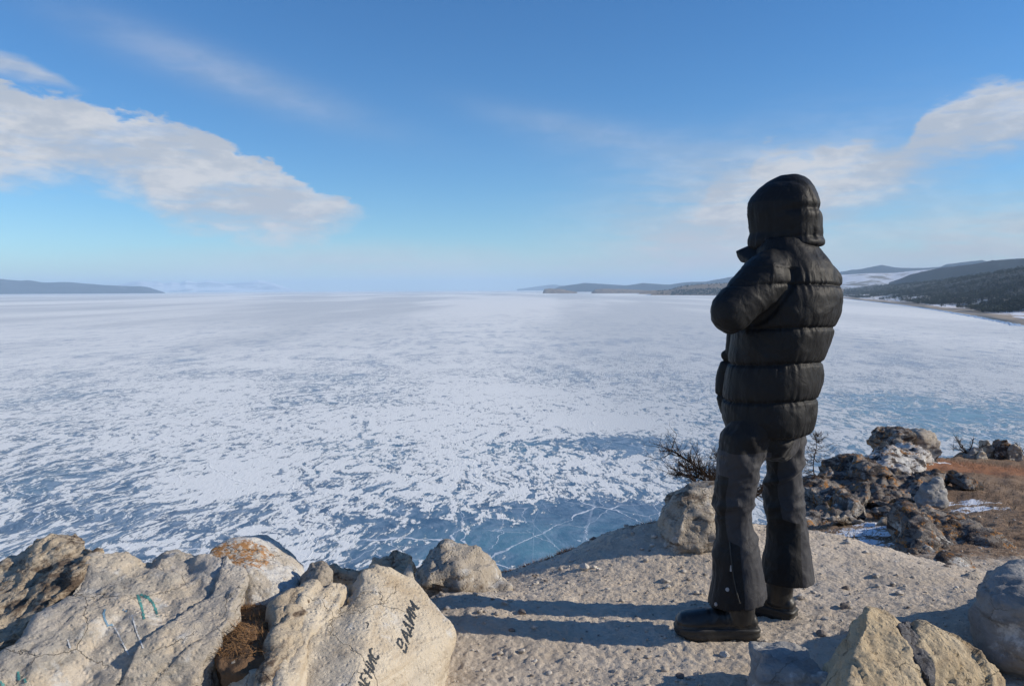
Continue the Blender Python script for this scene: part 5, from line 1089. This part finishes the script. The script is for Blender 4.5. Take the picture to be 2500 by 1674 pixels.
# boots
def boot(loc, ang, lab=None):
    br = []; sec = [(-.002, .022, .075), (.010, .038, .095), (.04, .046, .118), (.10, .044, .125), (.15, .047, .118), (.20, .053, .112), (.25, .057, .106), (.29, .055, .100), (.315, .048, .090), (.330, .036, .074), (.337, .018, .055)]
    t = np.linspace(0, 2*np.pi, 32, endpoint=False)
    for x_, hw, hh_ in sec:
        ct, st = np.cos(t), np.sin(t); z_ = np.where(st > 0, np.abs(st)**.75*(hh_-.035)+.035, .035-np.abs(st)**.3*.030)
        br.append(np.stack([np.full(32, x_), np.sign(ct)*np.abs(ct)**.8*hw, z_], 1))
    me = remesh(join_vf([ring_loft(br), capsule((.070, 0, .08), (.066, 0, .205), .058, .060), capsule((.066, 0, .20), (.066, 0, .212), .063, .063)]), .0045, 3)
    v = get_v(me); n_ = get_n(me); d = -.0028*np.exp(-((v[:, 2]-.055)/.004)**2)+.003*np.exp(-((v[:, 2]-.165)/.006)**2)-.003*np.exp(-((v[:, 0]-.13-.25*(v[:, 2]-.08))/.004)**2)*(v[:, 2] > .055)*(v[:, 2] < .13)
    cre = .003*np.sin(v[:, 0]*120)*np.exp(-((v[:, 0]-.19)/.03)**2)*np.clip((v[:, 2]-.06)/.04, 0, 1); set_v(me, v+n_*(d+cre+fbm(v*14, 3, 7)*.002)[:, None])
    M_ = Matrix.Translation(Vector(loc)) @ Matrix.Rotation(ang, 4, 'Z'); me.transform(M_); me.name = 'boot'
    bo = link('boot', me, m_boot, person)
    out = [(x_, (hw+.005)) for x_, hw in ((-.006, .028), (.006, .040), (.03, .048), (.09, .044), (.14, .045), (.20, .054), (.25, .058), (.29, .055), (.318, .044), (.335, .026), (.340, .010))]
    pl = [(x_, y_) for x_, y_ in out]+[(x_, -y_) for x_, y_ in out[::-1]]; rings = []
    for z_, k_ in ((.0, .93), (.008, .99), (.020, 1.0), (.026, .975), (.030, 1.0), (.040, 1.01), (.046, .97)): rings.append(np.array([(.165+(x_-.165)*k_, y_*k_, z_+(.010 if x_ > .30 and z_ < .01 else 0)) for x_, y_ in pl]))
    sm_ = join_vf([ring_loft(rings)]); sm_.transform(M_); link('sole', sm_, m_sole, bo)
    for i in range(9):
        x0 = .02+i*.034
        if .10 < x0 < .14: continue
        bmx = bmesh.new(); bmesh.ops.create_cube(bmx, size=1, matrix=Matrix.Translation((x0, 0, -.003)) @ Matrix.Diagonal((.020, .10, .012, 1))); m2 = bpy.data.meshes.new('tread'); bmx.to_mesh(m2); bmx.free(); m2.transform(M_); link('tread', m2, m_sole, bo, smooth=False)
    # snow cuff above the boot
    rg = []
    for i in range(9):
        a_r = .066+.004*math.sin(i*2.6); rg.append(np.stack([.068+np.cos(th_)*a_r, np.sin(th_)*a_r, np.full(48, .155+i*.009)], 1)+np.stack([np.cos(th_)*.0025*np.sin(th_*17+i), np.sin(th_)*.0025*np.sin(th_*17+i), th_*0], 1))
    cm_ = join_vf([ring_loft(rg)]); cm_.transform(M_); link('snow_cuff', cm_, m_cuff, trousers)
hl = W(1850, 1545, 3.2); boot((hl[0], 3.21, gz1(.85, 3.2)+.006), R(180-3))
a_ = R(180-38); boot((1.185-.068*math.cos(a_), 3.46-.068*math.sin(a_), gz1(1.12, 3.48)+.006), a_)
# the figure inside the clothes: one continuous body
def A3(px, py, Y): return W(px, py, Y)
bp_ = []
C_ = lambda a, b_, ra, rb: bp_.append(capsule(a, b_, ra, rb, 16, 4))
pelv, wst, chst, nck, hed = W(1868, 1010, 3.36), W(1880, 900, 3.36), W(1915, 720, 3.36), W(1918, 610, 3.37), W(1910, 535, 3.39)
C_(pelv+Ld*.07, wst+Ld*.05, .11, .11); C_(pelv-Ld*.07, wst-Ld*.05, .11, .11); C_(wst, chst, .125, .13); C_(chst+Ld*.07, chst-Ld*.07, .10, .10); C_(chst, nck, .08, .055); C_(nck, hed, .055, .07)
C_(chst+Ld*.1, shL, .06, .055); C_(shL, elL, .05, .040); C_(elL, wrL, .038, .028); C_(chst-Ld*.1, shR, .06, .055); C_(shR, elR, .05, .040); C_(elR, wrR, .038, .028)
for rows_, Yq in ((Llegs, YL), (Rlegs, YR)):
    q = [W((r_[1]+r_[2])/2, r_[0], Yq) for r_ in rows_]; hp = q[1].copy(); C_(pelv, hp, .07, .050); C_(hp, q[4], .046, .044); C_(q[4], q[6], .044, .040); C_(q[6], q[9], .040, .038); C_(q[9], np.array([.925, 3.21, .13]) if Yq == YL else np.array([1.185, 3.46, .13]), .040, .034)
bp_.append(ellipsoid(hed+Fd*.005+np.array([0, 0, .02]), (.075, .092, .112), [Ld, Fd, [0, 0, 1]]))
C_(hed+Fd*.03+np.array([0, 0, -.06]), hed+Fd*.068+np.array([0, 0, -.075]), .035, .022)                              # jaw, chin
C_(hed+Fd*.082+np.array([0, 0, .03]), hed+Fd*.108+np.array([0, 0, -.012]), .009, .014)                              # nose
C_(hed+Fd*.088+Ld*.014+np.array([0, 0, -.040]), hed+Fd*.088-Ld*.014+np.array([0, 0, -.040]), .008, .008)            # mouth
for s_ in (1, -1):
    C_(hed+Fd*.078+Ld*.012*s_+np.array([0, 0, .042]), hed+Fd*.070+Ld*.045*s_+np.array([0, 0, .042]), .010, .008)    # brows
    bp_.append(ellipsoid(hed+Ld*.078*s_+np.array([0, 0, .01]), (.010, .018, .030), [Ld, Fd, [0, 0, 1]], 12, 8))      # ears
for wr_, dr, sd_ in ((wrL, (wrR-elL), 1), (wrR, (wrL+np.array([0, 0, .03])-elR), -1)):                                # hands: palm, four fingers, thumb
    d = dr/np.linalg.norm(dr); upz = np.array([0, 0, 1.]); s_ = np.cross(d, upz); s_ /= np.linalg.norm(s_); uz = np.cross(s_, d)
    pc = wr_+d*.03
    for j in range(4): C_(wr_+d*.01+uz*(.018-.012*j), pc+d*.055+uz*(.030-.020*j), .016, .012)
    for j, L_ in enumerate((.062, .070, .066, .052)):
        k1 = pc+d*.058+uz*(.030-.020*j); k2 = k1+(d*.85-s_*.5*sd_)*L_*.5; k3 = k2+(d*.3-s_*.9*sd_)*L_*.5; C_(k1, k2, .0095, .0088); C_(k2, k3, .0088, .0078)
    t1 = pc+uz*.030; t2 = t1+(uz*.8+d*.5)*.035; C_(t1, t2, .013, .011); C_(t2, t2+(d*.8+uz*.2-s_*.3*sd_)*.028, .011, .009)
bme = remesh(join_vf(bp_), .0055, 2); bme.name = 'body'; link('body', bme, m_skin, person)
